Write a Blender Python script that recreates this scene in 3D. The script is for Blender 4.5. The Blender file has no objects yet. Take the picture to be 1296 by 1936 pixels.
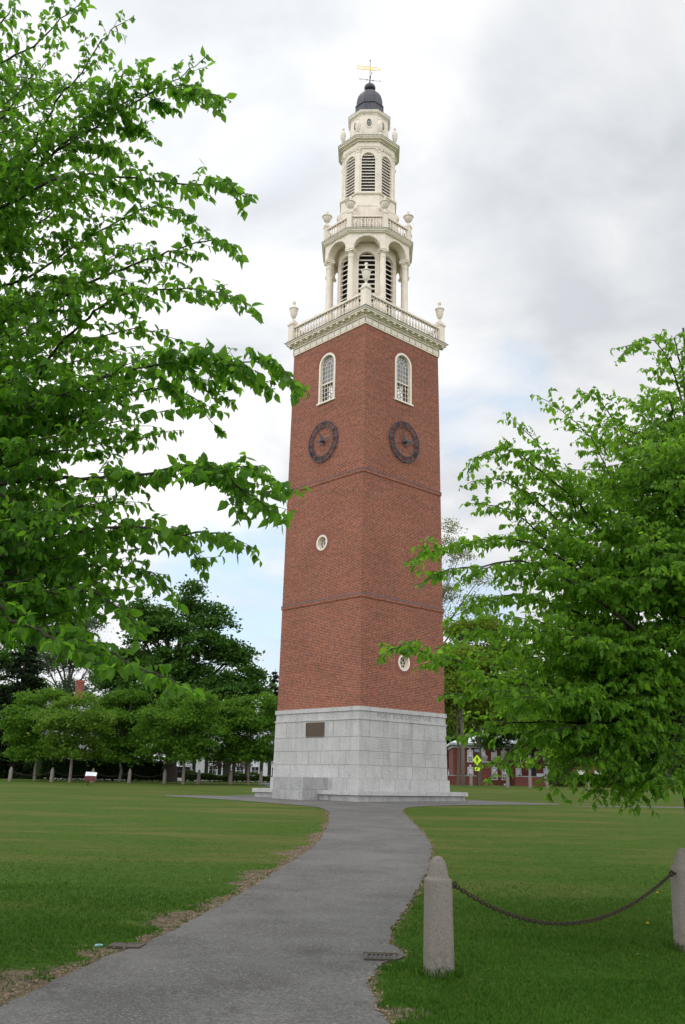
import bpy, bmesh, math, random
import numpy as np
from mathutils import Vector, Matrix
from mathutils.geometry import delaunay_2d_cdt

random.seed(7); rng = np.random.default_rng(11)
SC = bpy.context.scene; COL = SC.collection
R = math.radians; PI = math.pi

# ------------------------------------------------------------------ camera
FPX, PITCH, ROLL, EYE = 1770.27, 0.2815, 0.0211, 1.65      # focal length in pixels of the 1296 x 1936 photograph
cam = bpy.data.cameras.new('camera'); camo = bpy.data.objects.new('camera', cam); COL.objects.link(camo)
cam.sensor_fit = 'VERTICAL'; cam.sensor_height = 36.0; cam.lens = FPX / 1936 * 36.0
cam.clip_start = 0.1; cam.clip_end = 3000
camo.matrix_world = (Matrix.Translation((0, 0, EYE)) @ Matrix.Rotation(PI / 2 + PITCH, 4, 'X') @ Matrix.Rotation(ROLL, 4, 'Z'))
SC.camera = camo
SC.view_settings.view_transform = 'Standard'; SC.view_settings.look = 'None'
SC.view_settings.exposure = 0.0; SC.view_settings.gamma = 1.0
SC.cycles.max_bounces = 8; SC.cycles.transparent_max_bounces = 12

def ray(px, py):
    X = px - 648; Y = -(py - 968)
    cr, sr = math.cos(ROLL), math.sin(ROLL)
    x = cr * X - sr * Y; y = sr * X + cr * Y
    c, s = math.cos(PITCH), math.sin(PITCH)
    return Vector((x, FPX * c - y * s, FPX * s + y * c))
def at(px, py, Y):
    r = ray(px, py); k = Y / r.y
    return Vector((0, 0, EYE)) + r * k

# ------------------------------------------------------------------ sky and sun
sd = ray(385, 60).normalized()
SUN_EL = math.asin(sd.z); SUN_AZ = math.atan2(sd.x, sd.y)        # azimuth from +Y towards +X
W = bpy.data.worlds.new('World'); SC.world = W; W.use_nodes = True
class NT:
    def __init__(s, tree): s.t = tree; s.n = tree.nodes; s.l = tree.links
    def new(s, typ, **kw):
        nd = s.n.new(typ)
        for k, v in kw.items(): setattr(nd, k, v)
        return nd
    def link(s, a, b): s.l.new(a, b)
    def put(s, sock, v):
        if isinstance(v, bpy.types.NodeSocket): s.l.new(v, sock)
        elif v is not None: sock.default_value = v
    def math(s, op, a, b=None, c=None, clamp=False):
        nd = s.new('ShaderNodeMath', operation=op, use_clamp=clamp)
        s.put(nd.inputs[0], a); s.put(nd.inputs[1], b); s.put(nd.inputs[2], c)
        return nd.outputs[0]
    def vmath(s, op, a, b=None):
        nd = s.new('ShaderNodeVectorMath', operation=op); s.put(nd.inputs[0], a); s.put(nd.inputs[1], b)
        return nd.outputs['Value'] if op in ('DOT_PRODUCT', 'LENGTH', 'DISTANCE') else nd.outputs[0]
    def mix(s, f, a, b, mode='MIX'):
        nd = s.new('ShaderNodeMix', data_type='RGBA', blend_type=mode); nd.clamp_factor = True
        s.put(nd.inputs[0], f); s.put(nd.inputs[6], a if not isinstance(a, tuple) else (*a[:3], 1)); s.put(nd.inputs[7], b if not isinstance(b, tuple) else (*b[:3], 1))
        return nd.outputs[2]
    def ramp(s, f, stops):
        nd = s.new('ShaderNodeValToRGB'); e = nd.color_ramp.elements
        while len(e) < len(stops): e.new(0.5)
        for el, (p, c) in zip(e, stops):
            el.position = p; el.color = (*c, 1) if len(c) == 3 else c
        s.put(nd.inputs[0], f); return nd.outputs[0]
    def noise(s, vec, scale, detail=4, rough=.55, dist=0, dims='3D'):
        nd = s.new('ShaderNodeTexNoise', noise_dimensions=dims)
        s.put(nd.inputs['Vector'], vec); nd.inputs['Scale'].default_value = scale
        nd.inputs['Detail'].default_value = detail; nd.inputs['Roughness'].default_value = rough
        nd.inputs['Distortion'].default_value = dist
        return nd.outputs[0]
    def mapr(s, v, a, b, c=0., d=1.):
        nd = s.new('ShaderNodeMapRange', clamp=True, interpolation_type='SMOOTHSTEP'); s.put(nd.inputs[0], v)
        for i, x in enumerate((a, b, c, d)): nd.inputs[i + 1].default_value = x
        return nd.outputs[0]

nt = NT(W.node_tree); nt.n.clear()
sky = nt.new('ShaderNodeTexSky', sky_type='NISHITA'); sky.sun_disc = False
sky.sun_elevation = SUN_EL; sky.sun_rotation = SUN_AZ
tc = nt.new('ShaderNodeTexCoord'); d = nt.vmath('NORMALIZE', tc.outputs['Generated'])
sep = nt.new('ShaderNodeSeparateXYZ'); nt.link(d, sep.inputs[0])
zz = nt.math('ADD', nt.math('MAXIMUM', sep.outputs[2], 0.0), 0.22)
cmb = nt.new('ShaderNodeCombineXYZ')
nt.link(nt.math('DIVIDE', sep.outputs[0], zz), cmb.inputs[0]); nt.link(nt.math('DIVIDE', sep.outputs[1], zz), cmb.inputs[1])
cp = cmb.outputs[0]
n_big = nt.noise(nt.vmath('ADD', cp, (3.1, 1.7, 0.4)), 1.5, 3, .5, .2)
n_det = nt.noise(nt.vmath('ADD', cp, (0.3, 5.2, 2.0)), 4.2, 7, .52, .35)
shade = nt.math('ADD', nt.math('MULTIPLY', n_big, .48), nt.math('MULTIPLY', n_det, .52))
sun_dot = nt.vmath('DOT_PRODUCT', d, tuple(sd))
glow = nt.math('POWER', nt.math('MAXIMUM', sun_dot, 0.0), 28)
shade = nt.math('ADD', shade, nt.math('MULTIPLY', glow, .03))
cloud = nt.ramp(shade, [(.37, (.66, .69, .735)), (.455, (.78, .80, .83)), (.53, (.90, .91, .925)), (.62, (1.03, 1.03, 1.03))])
bright = nt.math('ADD', 1.0, nt.math('MULTIPLY', nt.math('POWER', nt.math('MAXIMUM', sun_dot, 0.0), 9), .16))
# gaps where the blue shows: low on the left of the tower, a few wisps on its right
def gap(px, py, r0, r1):
    return nt.mapr(nt.vmath('DOT_PRODUCT', d, tuple(ray(px, py).normalized())), math.cos(R(r0)), math.cos(R(r1)))
g = nt.math('MAXIMUM', gap(455, 1135, 7.5, 1.5), nt.math('MULTIPLY', gap(860, 1180, 5, 1), .8))
g = nt.math('MAXIMUM', g, nt.math('MULTIPLY', gap(960, 725, 3.4, .5), .65))
g = nt.math('MAXIMUM', g, nt.math('MULTIPLY', gap(850, 800, 3.0, .3), .75))
g = nt.math('MAXIMUM', g, nt.math('MULTIPLY', gap(520, 290, 3.0, .3), .25))
gn = nt.mapr(n_det, .36, .62, 1.0, .25)
gmask = nt.math('MULTIPLY', g, gn, clamp=True)
back = nt.mapr(sep.outputs[1], .55, -.35, 1.0, 2.1)          # unseen sky behind and overhead, boosted to fill the tower faces with light
bright = nt.math('MULTIPLY', nt.math('MULTIPLY', bright, back), nt.mapr(nt.math('SUBTRACT', sep.outputs[0], nt.math('MULTIPLY', sep.outputs[1], .0)), -.9, .9, 1.16, .86))  # sky also boosted to the left, so the left tower face turns lighter
b1 = nt.new('ShaderNodeBackground'); nt.link(nt.mix(.55, nt.vmath('MULTIPLY', sky.outputs[0], (1, 1, 1)), (4.2, 6.4, 8.6)), b1.inputs[0]); b1.inputs[1].default_value = .12
b2 = nt.new('ShaderNodeBackground'); nt.link(cloud, b2.inputs[0]); nt.link(bright, b2.inputs[1])
mx = nt.new('ShaderNodeMixShader'); nt.link(gmask, mx.inputs[0]); nt.link(b2.outputs[0], mx.inputs[1]); nt.link(b1.outputs[0], mx.inputs[2])
wo = nt.new('ShaderNodeOutputWorld'); nt.link(mx.outputs[0], wo.inputs[0])
W.cycles.sampling_method = 'MANUAL'; W.cycles.sample_map_resolution = 512

sl = bpy.data.lights.new('sun', 'SUN'); sl.energy = .7; sl.angle = R(30); sl.color = (1, .96, .9)
so = bpy.data.objects.new('sun', sl); COL.objects.link(so)
so.rotation_euler = (PI / 2 - SUN_EL, 0, PI - SUN_AZ)   # replaced just below by an exact aim
so.rotation_euler = (-sd).to_track_quat('-Z', 'Y').to_euler()

# ------------------------------------------------------------------ ground shape
_gy = [-400, -20, 8, 20, 33, 40, 50, 60, 70, 85, 110, 400, 900]
_gz = [-1.6, -.5, 0, .38, .75, .925, .955, 1.2, 1.43, 1.55, 1.62, 1.7, 1.7]
_ty = np.linspace(-400, 900, 13001); _tz = np.interp(_ty, _gy, _gz)
for _ in range(3): _tz = np.convolve(np.pad(_tz, 30, mode='edge'), np.ones(61) / 61, 'valid')
def ground(x, y):
    z = np.interp(y, _ty, _tz)
    return z + np.clip(x, -25, 25) * .006 * np.clip((np.asarray(y) - 52) / 15, 0, 1)
def G(x, y): return float(ground(x, y))
def ground_at(px, py):
    r = ray(px, py).normalized(); o = Vector((0, 0, EYE)); lo = 1.0; t = 1.0
    prev = t
    while t < 400:
        p = o + r * t
        if p.z <= G(p.x, p.y):
            lo, hi = prev, t
            for _ in range(40):
                m = (lo + hi) / 2; q = o + r * m
                if q.z <= G(q.x, q.y): hi = m
                else: lo = m
            q = o + r * hi; return Vector((q.x, q.y, G(q.x, q.y)))
        prev = t; t += max(.1, t * .01)
    p = o + r * 120; return Vector((p.x, p.y, G(p.x, p.y)))

# ------------------------------------------------------------------ materials
def mat(name):
    m = bpy.data.materials.new(name); m.use_nodes = True
    n = NT(m.node_tree); b = n.n['Principled BSDF']; return m, n, b
def obj_co(n): return n.new('ShaderNodeTexCoord').outputs['Object']
def bump(n, b, h, strength=.3, dist=.02):
    bp = n.new('ShaderNodeBump'); bp.inputs['Strength'].default_value = strength; bp.inputs['Distance'].default_value = dist
    n.put(bp.inputs['Height'], h); n.link(bp.outputs[0], b.inputs['Normal'])
def simple(name, col, rough=.6, metal=0., var=.15, scale=6., spec=.4):
    m, n, b = mat(name); co = obj_co(n)
    f = n.noise(co, scale, 5, .6)
    c = n.mix(f, tuple(x * (1 - var) for x in col), tuple(min(1, x * (1 + var)) for x in col))
    n.link(c, b.inputs['Base Color']); b.inputs['Roughness'].default_value = rough; b.inputs['Metallic'].default_value = metal
    b.inputs['Specular IOR Level'].default_value = spec
    return m
def wall_uv(n):                                   # (along the wall, height) for axis-aligned walls
    t = n.new('ShaderNodeTexCoord'); a = n.new('ShaderNodeSeparateXYZ'); n.link(t.outputs['Object'], a.inputs[0])
    nn = n.new('ShaderNodeSeparateXYZ'); n.link(t.outputs['Normal'], nn.inputs[0])
    k = n.math('GREATER_THAN', n.math('ABSOLUTE', nn.outputs[0]), .6)
    u = n.math('ADD', n.math('MULTIPLY', a.outputs[1], k), n.math('MULTIPLY', a.outputs[0], n.math('SUBTRACT', 1.0, k)))
    c = n.new('ShaderNodeCombineXYZ'); n.link(u, c.inputs[0]); n.link(a.outputs[2], c.inputs[1])
    return c.outputs[0], t.outputs['Object']
def brick_mat(name, c1, c2, mortar, bw=.205, bh=.066, ms=.006):
    m, n, b = mat(name); uv, co = wall_uv(n)
    br = n.new('ShaderNodeTexBrick'); n.link(uv, br.inputs['Vector'])
    br.inputs['Scale'].default_value = 1; br.inputs['Brick Width'].default_value = bw; br.inputs['Row Height'].default_value = bh
    br.inputs['Mortar Size'].default_value = ms; br.inputs['Mortar Smooth'].default_value = .1; br.inputs['Bias'].default_value = -.15
    br.inputs['Color1'].default_value = (*c1, 1); br.inputs['Color2'].default_value = (*c2, 1); br.inputs['Mortar'].default_value = (*mortar, 1)
    sv = n.vmath('MULTIPLY', uv, (.35, 2.6, 1.0))
    streak = n.mapr(n.noise(sv, 1.3, 5, .65), .32, .7, .93, 1.06)
    big = n.mapr(n.noise(co, .45, 3, .5), .3, .7, .92, 1.07)
    fine = n.mapr(n.noise(uv, 7, 3, .7), .3, .7, .74, 1.24)
    k = n.math('MULTIPLY', n.math('MULTIPLY', streak, big), fine)
    c = n.mix(1.0, br.outputs[0], k, 'MULTIPLY')
    soot = n.mapr(n.noise(n.vmath('MULTIPLY', uv, (1.2, .14, 1.0)), 1.6, 4, .6),   .58, .78, 0, .15)
    c = n.mix(soot, c, (.075, .055, .05))
    n.link(c, b.inputs['Base Color']); b.inputs['Roughness'].default_value = .85; b.inputs['Specular IOR Level'].default_value = .2
    bump(n, b, br.outputs[1], -.35, .01)
    return m
M = {}
M['brick'] = brick_mat('red_brick', (.285, .073, .040), (.165, .052, .034), (.33, .235, .18), ms=.0082, bh=.072)
M['brick_far'] = brick_mat('dark_red_brick', (.20, .052, .038), (.15, .045, .034), (.2, .12, .1))
def granite_mat(name, base, speck=.25, scale=90, stain=.35, island=.10):
    m, n, b = mat(name); co = obj_co(n)
    g = n.new('ShaderNodeNewGeometry')
    isl = n.mapr(g.outputs['Random Per Island'], 0, 1, 1 - island, 1 + island)
    f = n.noise(co, scale, 2, .7); k = n.mapr(f, .3, .7, 1 - speck, 1 + speck)
    l = n.mapr(n.noise(co, 1.7, 5, .65), .3, .72, 1 - stain * .55, 1.08)
    drip = n.mapr(n.noise(n.vmath('MULTIPLY', co, (3.5, 3.5, .35)), 1.2, 4, .6), .5, .72, 1.0, 1 - stain)
    tot = n.math('MULTIPLY', n.math('MULTIPLY', k, l), n.math('MULTIPLY', drip, isl))
    c = n.mix(1.0, base, tot, 'MULTIPLY')
    n.link(c, b.inputs['Base Color']); b.inputs['Roughness'].default_value = .75; b.inputs['Specular IOR Level'].default_value = .3
    bump(n, b, f, .15, .004)
    return m
M['granite'] = granite_mat('grey_granite', (.425, .418, .408), .2, 26, .14, .03)
M['granite_joint'] = simple('granite_joint', (.20, .195, .19), .9)
M['granite_dark'] = granite_mat('weathered_granite', (.35, .345, .34), .2, 26, .3, .08)
def post_granite():
    m, n, b = mat('post_granite'); co = obj_co(n); base = (.215, .193, .168)
    v = n.noise(co, 110, 2, .8); k = n.mapr(v, .28, .7, .72, 1.22)
    dark = n.mapr(n.noise(co, 48, 3, .7), .59, .66, 0, .85)
    sep = n.new('ShaderNodeSeparateXYZ'); n.link(co, sep.inputs[0])
    drip = n.mapr(n.noise(n.vmath('MULTIPLY', co, (14, 14, 1.2)), 1.0, 4, .6), .5, .72, 0, .45)
    c = n.mix(1.0, base, k, 'MULTIPLY'); c = n.mix(dark, c, (.12, .1, .09)); c = n.mix(drip, c, (.2, .165, .14))
    rust = n.mapr(n.noise(n.vmath('MULTIPLY', co, (8, 8, 2.0)), 1.7, 4, .6), .55, .75, 0, .35); c = n.mix(rust, c, (.30, .20, .13))
    low = n.math('MULTIPLY', n.mapr(sep.outputs[2], .32, 0, 0, .7), n.mapr(n.noise(co, 22, 4, .7), .4, .66))
    c = n.mix(low, c, (.085, .07, .05))
    n.link(c, b.inputs['Base Color']); b.inputs['Roughness'].default_value = .85; b.inputs['Specular IOR Level'].default_value = .25
    bump(n, b, v, .5, .004); return m
M['post'] = post_granite()
def cream_mat():
    m, n, b = mat('cream_paint'); co = obj_co(n)
    k = n.mapr(n.noise(co, 2.2, 5, .6), .3, .7, .9, 1.04)
    drip = n.mapr(n.noise(n.vmath('MULTIPLY', co, (6, 6, .5)), 1.1, 4, .65), .52, .76, 0, .5)
    c = n.mix(1.0, (.81, .715, .605), k, 'MULTIPLY'); c = n.mix(drip, c, (.50, .42, .35))
    n.link(c, b.inputs['Base Color']); b.inputs['Roughness'].default_value = .55; return m
M['cream'] = cream_mat()
M['louvre'] = simple('louvre_paint', (.76, .69, .62), .6, 0, .08)
M['lead'] = simple('weathered_lead_flashing', (.10, .135, .13), .5, .2, .3, 3)
M['slate'] = simple('slate_coping', (.14, .15, .19), .6, 0, .2, 4)
def copper_mat():
    m, n, b = mat('dark_dome_copper'); co = obj_co(n)
    drip = n.noise(n.vmath('MULTIPLY', co, (9, 9, .8)), 1.2, 5, .6)
    c = n.mix(n.mapr(drip, .35, .7), (.045, .045, .058), (.085, .078, .092))
    n.link(c, b.inputs['Base Color']); b.inputs['Roughness'].default_value = .38; b.inputs['Metallic'].default_value = .35; return m
M['copper'] = copper_mat()
M['black'] = simple('black_void', (.012, .012, .013), .9)
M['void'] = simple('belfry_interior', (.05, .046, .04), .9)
M['iron'] = simple('clock_iron', (.06, .066, .085), .55, .3, .25, 10)
M['chain'] = simple('rusty_chain_iron', (.055, .035, .03), .75, .4, .5, 30)
M['gold'] = simple('gold_leaf', (.95, .62, .22), .35, .8, .1)
M['bronze'] = simple('bronze_plaque', (.085, .06, .045), .5, .6, .4, 8)
M['white'] = simple('white_paint', (.78, .79, .80), .55, 0, .06)
M['roof_grey'] = simple('grey_shingle', (.30, .31, .33), .8, 0, .2, 8)
M['roof_pale'] = simple('pale_metal_roof', (.55, .60, .64), .5, .1, .1, 3)
M['shutter'] = simple('black_shutter', (.015, .018, .017), .5)
M['wood_pole'] = simple('weathered_pole', (.21, .185, .16), .9, 0, .25, 14)
M['sign_yellow'] = simple('fluorescent_sign', (.62, .95, .015), .4, 0, .03)
M['sign_black'] = simple('sign_black', (.012, .012, .012), .5)
M['sign_white'] = simple('panel_white', (.80, .83, .86), .35, 0, .05, 20)
M['maroon'] = simple('maroon_metal', (.12, .02, .025), .45)
M['tyre'] = simple('tyre_rubber', (.02, .02, .021), .85)
M['rim'] = simple('alloy', (.6, .6, .62), .3, .8, .05)
M['car_dark'] = simple('car_paint_dark', (.02, .022, .026), .2, .3, .05)
M['car_silver'] = simple('car_paint_silver', (.55, .57, .6), .25, .4, .05)
M['car_white'] = simple('car_paint_white', (.75, .77, .79), .25, 0, .04)
M['red_lamp'] = simple('tail_lamp_red', (.5, .015, .012), .25)
M['grate'] = simple('grate_iron', (.06, .054, .047), .7, .3, .3, 25)
M['grate_rust'] = simple('grate_rust', (.075, .06, .052), .8, .3, .4, 25)
M['teal'] = simple('teal_plastic', (.16, .46, .50), .6, 0, .25, 40)
M['soil'] = simple('bare_soil', (.105, .085, .062), .95, 0, .4, 30)
def glass_mat(name, tint, mixv):
    m, n, b = mat(name); b.inputs['Base Color'].default_value = (*tint, 1); b.inputs['Roughness'].default_value = .06
    b.inputs['Specular IOR Level'].default_value = .9
    t = n.new('ShaderNodeBsdfTransparent'); ms = n.new('ShaderNodeMixShader'); ms.inputs[0].default_value = mixv
    n.link(b.outputs[0], ms.inputs[1]); n.link(t.outputs[0], ms.inputs[2]); n.link(ms.outputs[0], n.n['Material Output'].inputs[0]); return m
M['glass'] = glass_mat('clear_glass', (.03, .035, .04), .92)
M['glass_grey'] = glass_mat('reflection_grey_glass', (.22, .235, .26), .35)  # grey sky reflection put into the pane colour
M['glass_dark'] = glass_mat('dark_window_glass', (.025, .03, .036), 0.0)
M['bark'] = simple('grey_brown_bark', (.10, .082, .065), .9, 0, .45, 18)
M['bark_dark'] = simple('dark_bark', (.035, .028, .022), .9, 0, .4, 18)
M['bark_light'] = simple('pale_young_bark', (.20, .175, .14), .9, 0, .35, 18)
def leaf_mat(name, dark, light, trans, tmix=.38, rough=.45, spec=.35):
    m, n, b = mat(name); g = n.new('ShaderNodeNewGeometry')
    co = obj_co(n)
    f = n.math('ADD', n.math('MULTIPLY', g.outputs['Random Per Island'], .6), n.math('MULTIPLY', n.noise(co, .9, 3, .5), .4))
    c = n.mix(n.mapr(f, .1, .9), dark, light)
    n.link(c, b.inputs['Base Color']); b.inputs['Roughness'].default_value = rough; b.inputs['Specular IOR Level'].default_value = spec
    t = n.new('ShaderNodeBsdfTranslucent'); n.link(n.mix(f, tuple(x * .7 for x in trans), trans), t.inputs[0])
    ms = n.new('ShaderNodeMixShader'); ms.inputs[0].default_value = tmix
    n.link(b.outputs[0], ms.inputs[1]); n.link(t.outputs[0], ms.inputs[2]); n.link(ms.outputs[0], n.n['Material Output'].inputs[0]); return m
M['leaf_left'] = leaf_mat('elm_leaf', (.022, .072, .010), (.098, .212, .024), (.27, .60, .035), .52, .45, .16)
M['leaf_right'] = leaf_mat('bright_elm_leaf', (.042, .108, .010), (.135, .265, .024), (.34, .68, .04), .53, .45, .18)
M['leaf_row'] = leaf_mat('young_tree_leaf', (.045, .110, .012), (.105, .205, .026), (.20, .42, .03), .38, .6, .12)
M['leaf_row_pale'] = leaf_mat('pale_young_tree_leaf', (.062, .125, .016), (.130, .220, .034), (.24, .44, .04), .4, .6, .12)
M['leaf_oak'] = leaf_mat('oak_leaf', (.026, .072, .012), (.078, .160, .026), (.09, .22, .02), .30, .6, .1)
M['leaf_spring'] = leaf_mat('spring_leaf', (.095, .150, .018), (.175, .245, .036), (.28, .42, .04), .45, .6, .1)
M['leaf_pale'] = leaf_mat('pale_budding_leaf', (.13, .16, .07), (.22, .25, .11), (.25, .30, .1), .4, .6)
M['leaf_grey'] = leaf_mat('grey_green_leaf', (.05, .09, .045), (.10, .15, .075), (.12, .2, .07), .35, .6)
M['leaf_dark'] = leaf_mat('conifer_needles', (.008, .018, .006), (.020, .040, .012), (.02, .045, .012), .12, .7, .08)
M['leaf_hedge'] = leaf_mat('dark_hedge_leaf', (.007, .017, .004), (.020, .042, .009), (.03, .06, .012), .15, .6, .08)
M['leaf_hedge_light'] = leaf_mat('hedge_leaf', (.030, .070, .008), (.075, .125, .016), (.1, .2, .03), .3, .6, .1)
M['leaf_red'] = leaf_mat('reddish_leaf', (.05, .03, .024), (.10, .06, .045), (.12, .06, .04), .25, .6)
def grass_mat():
    m, n, b = mat('grass_blade'); g = n.new('ShaderNodeNewGeometry'); co = obj_co(n)
    patch = n.noise(co, .55, 4, .6); sy = n.new('ShaderNodeSeparateXYZ'); n.link(co, sy.inputs[0])
    far_mix = n.mapr(n.math('ADD', sy.outputs[1], n.math('MULTIPLY', n.math('SUBTRACT', n.noise(co, .35, 3, .6), .5), 12)), 6.5, 27)  # blend along y: darker green near, lighter and yellower farther off
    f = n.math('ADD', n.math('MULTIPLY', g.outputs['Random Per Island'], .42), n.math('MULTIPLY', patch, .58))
    c = n.mix(far_mix, n.ramp(f, [(.20, (.028, .088, .008)), (.50, (.048, .126, .012)), (.80, (.090, .165, .020))]), n.ramp(f, [(.20, (.050, .104, .013)), (.50, (.080, .140, .021)), (.80, (.128, .165, .036))]))
    n.link(c, b.inputs['Base Color']); b.inputs['Roughness'].default_value = .7; b.inputs['Specular IOR Level'].default_value = .08
    t = n.new('ShaderNodeBsdfTranslucent'); n.link(c, t.inputs[0]); ms = n.new('ShaderNodeMixShader'); ms.inputs[0].default_value = .3
    n.link(b.outputs[0], ms.inputs[1]); n.link(t.outputs[0], ms.inputs[2]); n.link(ms.outputs[0], n.n['Material Output'].inputs[0]); return m
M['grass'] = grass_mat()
def lawn_mat():
    m, n, b = mat('lawn'); co = obj_co(n)
    at_ = n.new('ShaderNodeAttribute'); at_.attribute_name = 'wear'
    fine = n.noise(co, 34, 4, .75); mid = n.noise(co, 3.2, 5, .65)
    wide = n.noise(n.vmath('MULTIPLY', co, (.16, .55, 1)), 1.0, 5, .62)
    sy = n.new('ShaderNodeSeparateXYZ'); n.link(co, sy.inputs[0])
    far_mix = n.mapr(n.math('ADD', sy.outputs[1], n.math('MULTIPLY', n.math('SUBTRACT', n.noise(co, .35, 3, .6), .5), 12)), 6.5, 27)  # same near-to-far blend as the blades, darker green to yellower
    fine = n.math('ADD', n.math('MULTIPLY', fine, .5), n.math('MULTIPLY', n.noise(co, 8, 4, .8), .5)); c = n.mix(n.mapr(fine, .36, .64), n.mix(far_mix, (.018, .052, .005), (.028, .066, .009)), n.mix(far_mix, (.050, .108, .011), (.074, .120, .020)))
    c = n.mix(n.mapr(mid, .35, .7, 0, .5), c, n.mix(far_mix, (.052, .104, .014), (.084, .108, .024)))
    c = n.mix(n.math('MULTIPLY', n.mapr(wide, .46, .66, 0, .62), n.math('ADD', n.math('MULTIPLY', far_mix, .8), .2)), c, (.135, .118, .042))
    dirt = n.mix(n.mapr(n.noise(co, 22, 5, .75), .35, .65), (.075, .060, .042), (.19, .15, .10))
    w = n.mapr(n.math('ADD', at_.outputs['Fac'], n.math('MULTIPLY', n.math('SUBTRACT', n.noise(co, 7, 5, .7), .5), .9)), .38, .62)
    c = n.mix(w, c, dirt)
    n.link(c, b.inputs['Base Color']); b.inputs['Roughness'].default_value = .95; b.inputs['Specular IOR Level'].default_value = .03
    bump(n, b, fine, .8, .03); return m
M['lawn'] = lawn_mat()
def asphalt_mat(name, a, bcol):
    m, n, b = mat(name); co = obj_co(n)
    f = n.math('ADD', n.math('MULTIPLY', n.noise(co, 46, 2, .8), .55), n.math('MULTIPLY', n.noise(n.vmath('ADD', co, (3, 9, 0)), 20, 3, .8), .45)); l = n.noise(co, .9, 5, .6)
    c = n.mix(n.mapr(f, .42, .585), a, bcol); c = n.mix(1.0, c, n.mapr(l, .3, .7, .82, 1.15), 'MULTIPLY')
    vor = n.new('ShaderNodeTexVoronoi'); n.link(co, vor.inputs['Vector']); vor.inputs['Scale'].default_value = 70
    sp = n.mapr(n.noise(co, 48, 1, .5), .62, .70, 0, .4); c = n.mix(sp, c, (.36, .35, .34))
    stain = n.mapr(n.noise(co, 1.6, 6, .7), .54, .72, 0, .55); c = n.mix(stain, c, (.048, .046, .044)); wet = n.mapr(n.noise(n.vmath('ADD', co, (7, 3, 0)), .5, 4, .6), .5, .65, 0, .35); c = n.mix(wet, c, (.17, .165, .158))
    n.link(c, b.inputs['Base Color']); b.inputs['Roughness'].default_value = .9; b.inputs['Specular IOR Level'].default_value = .15
    bump(n, b, vor.outputs['Distance'], .5, .006); return m
M['asphalt'] = asphalt_mat('path_asphalt', (.090, .087, .083), (.146, .141, .134))
M['road'] = asphalt_mat('road_asphalt', (.06, .06, .06), (.09, .09, .09))
M['litter'] = simple('dead_leaf_litter', (.22, .155, .09), .9, 0, .5, 60)
M['dandelion'] = simple('dandelion_yellow', (.85, .62, .02), .6, 0, .1)

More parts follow.
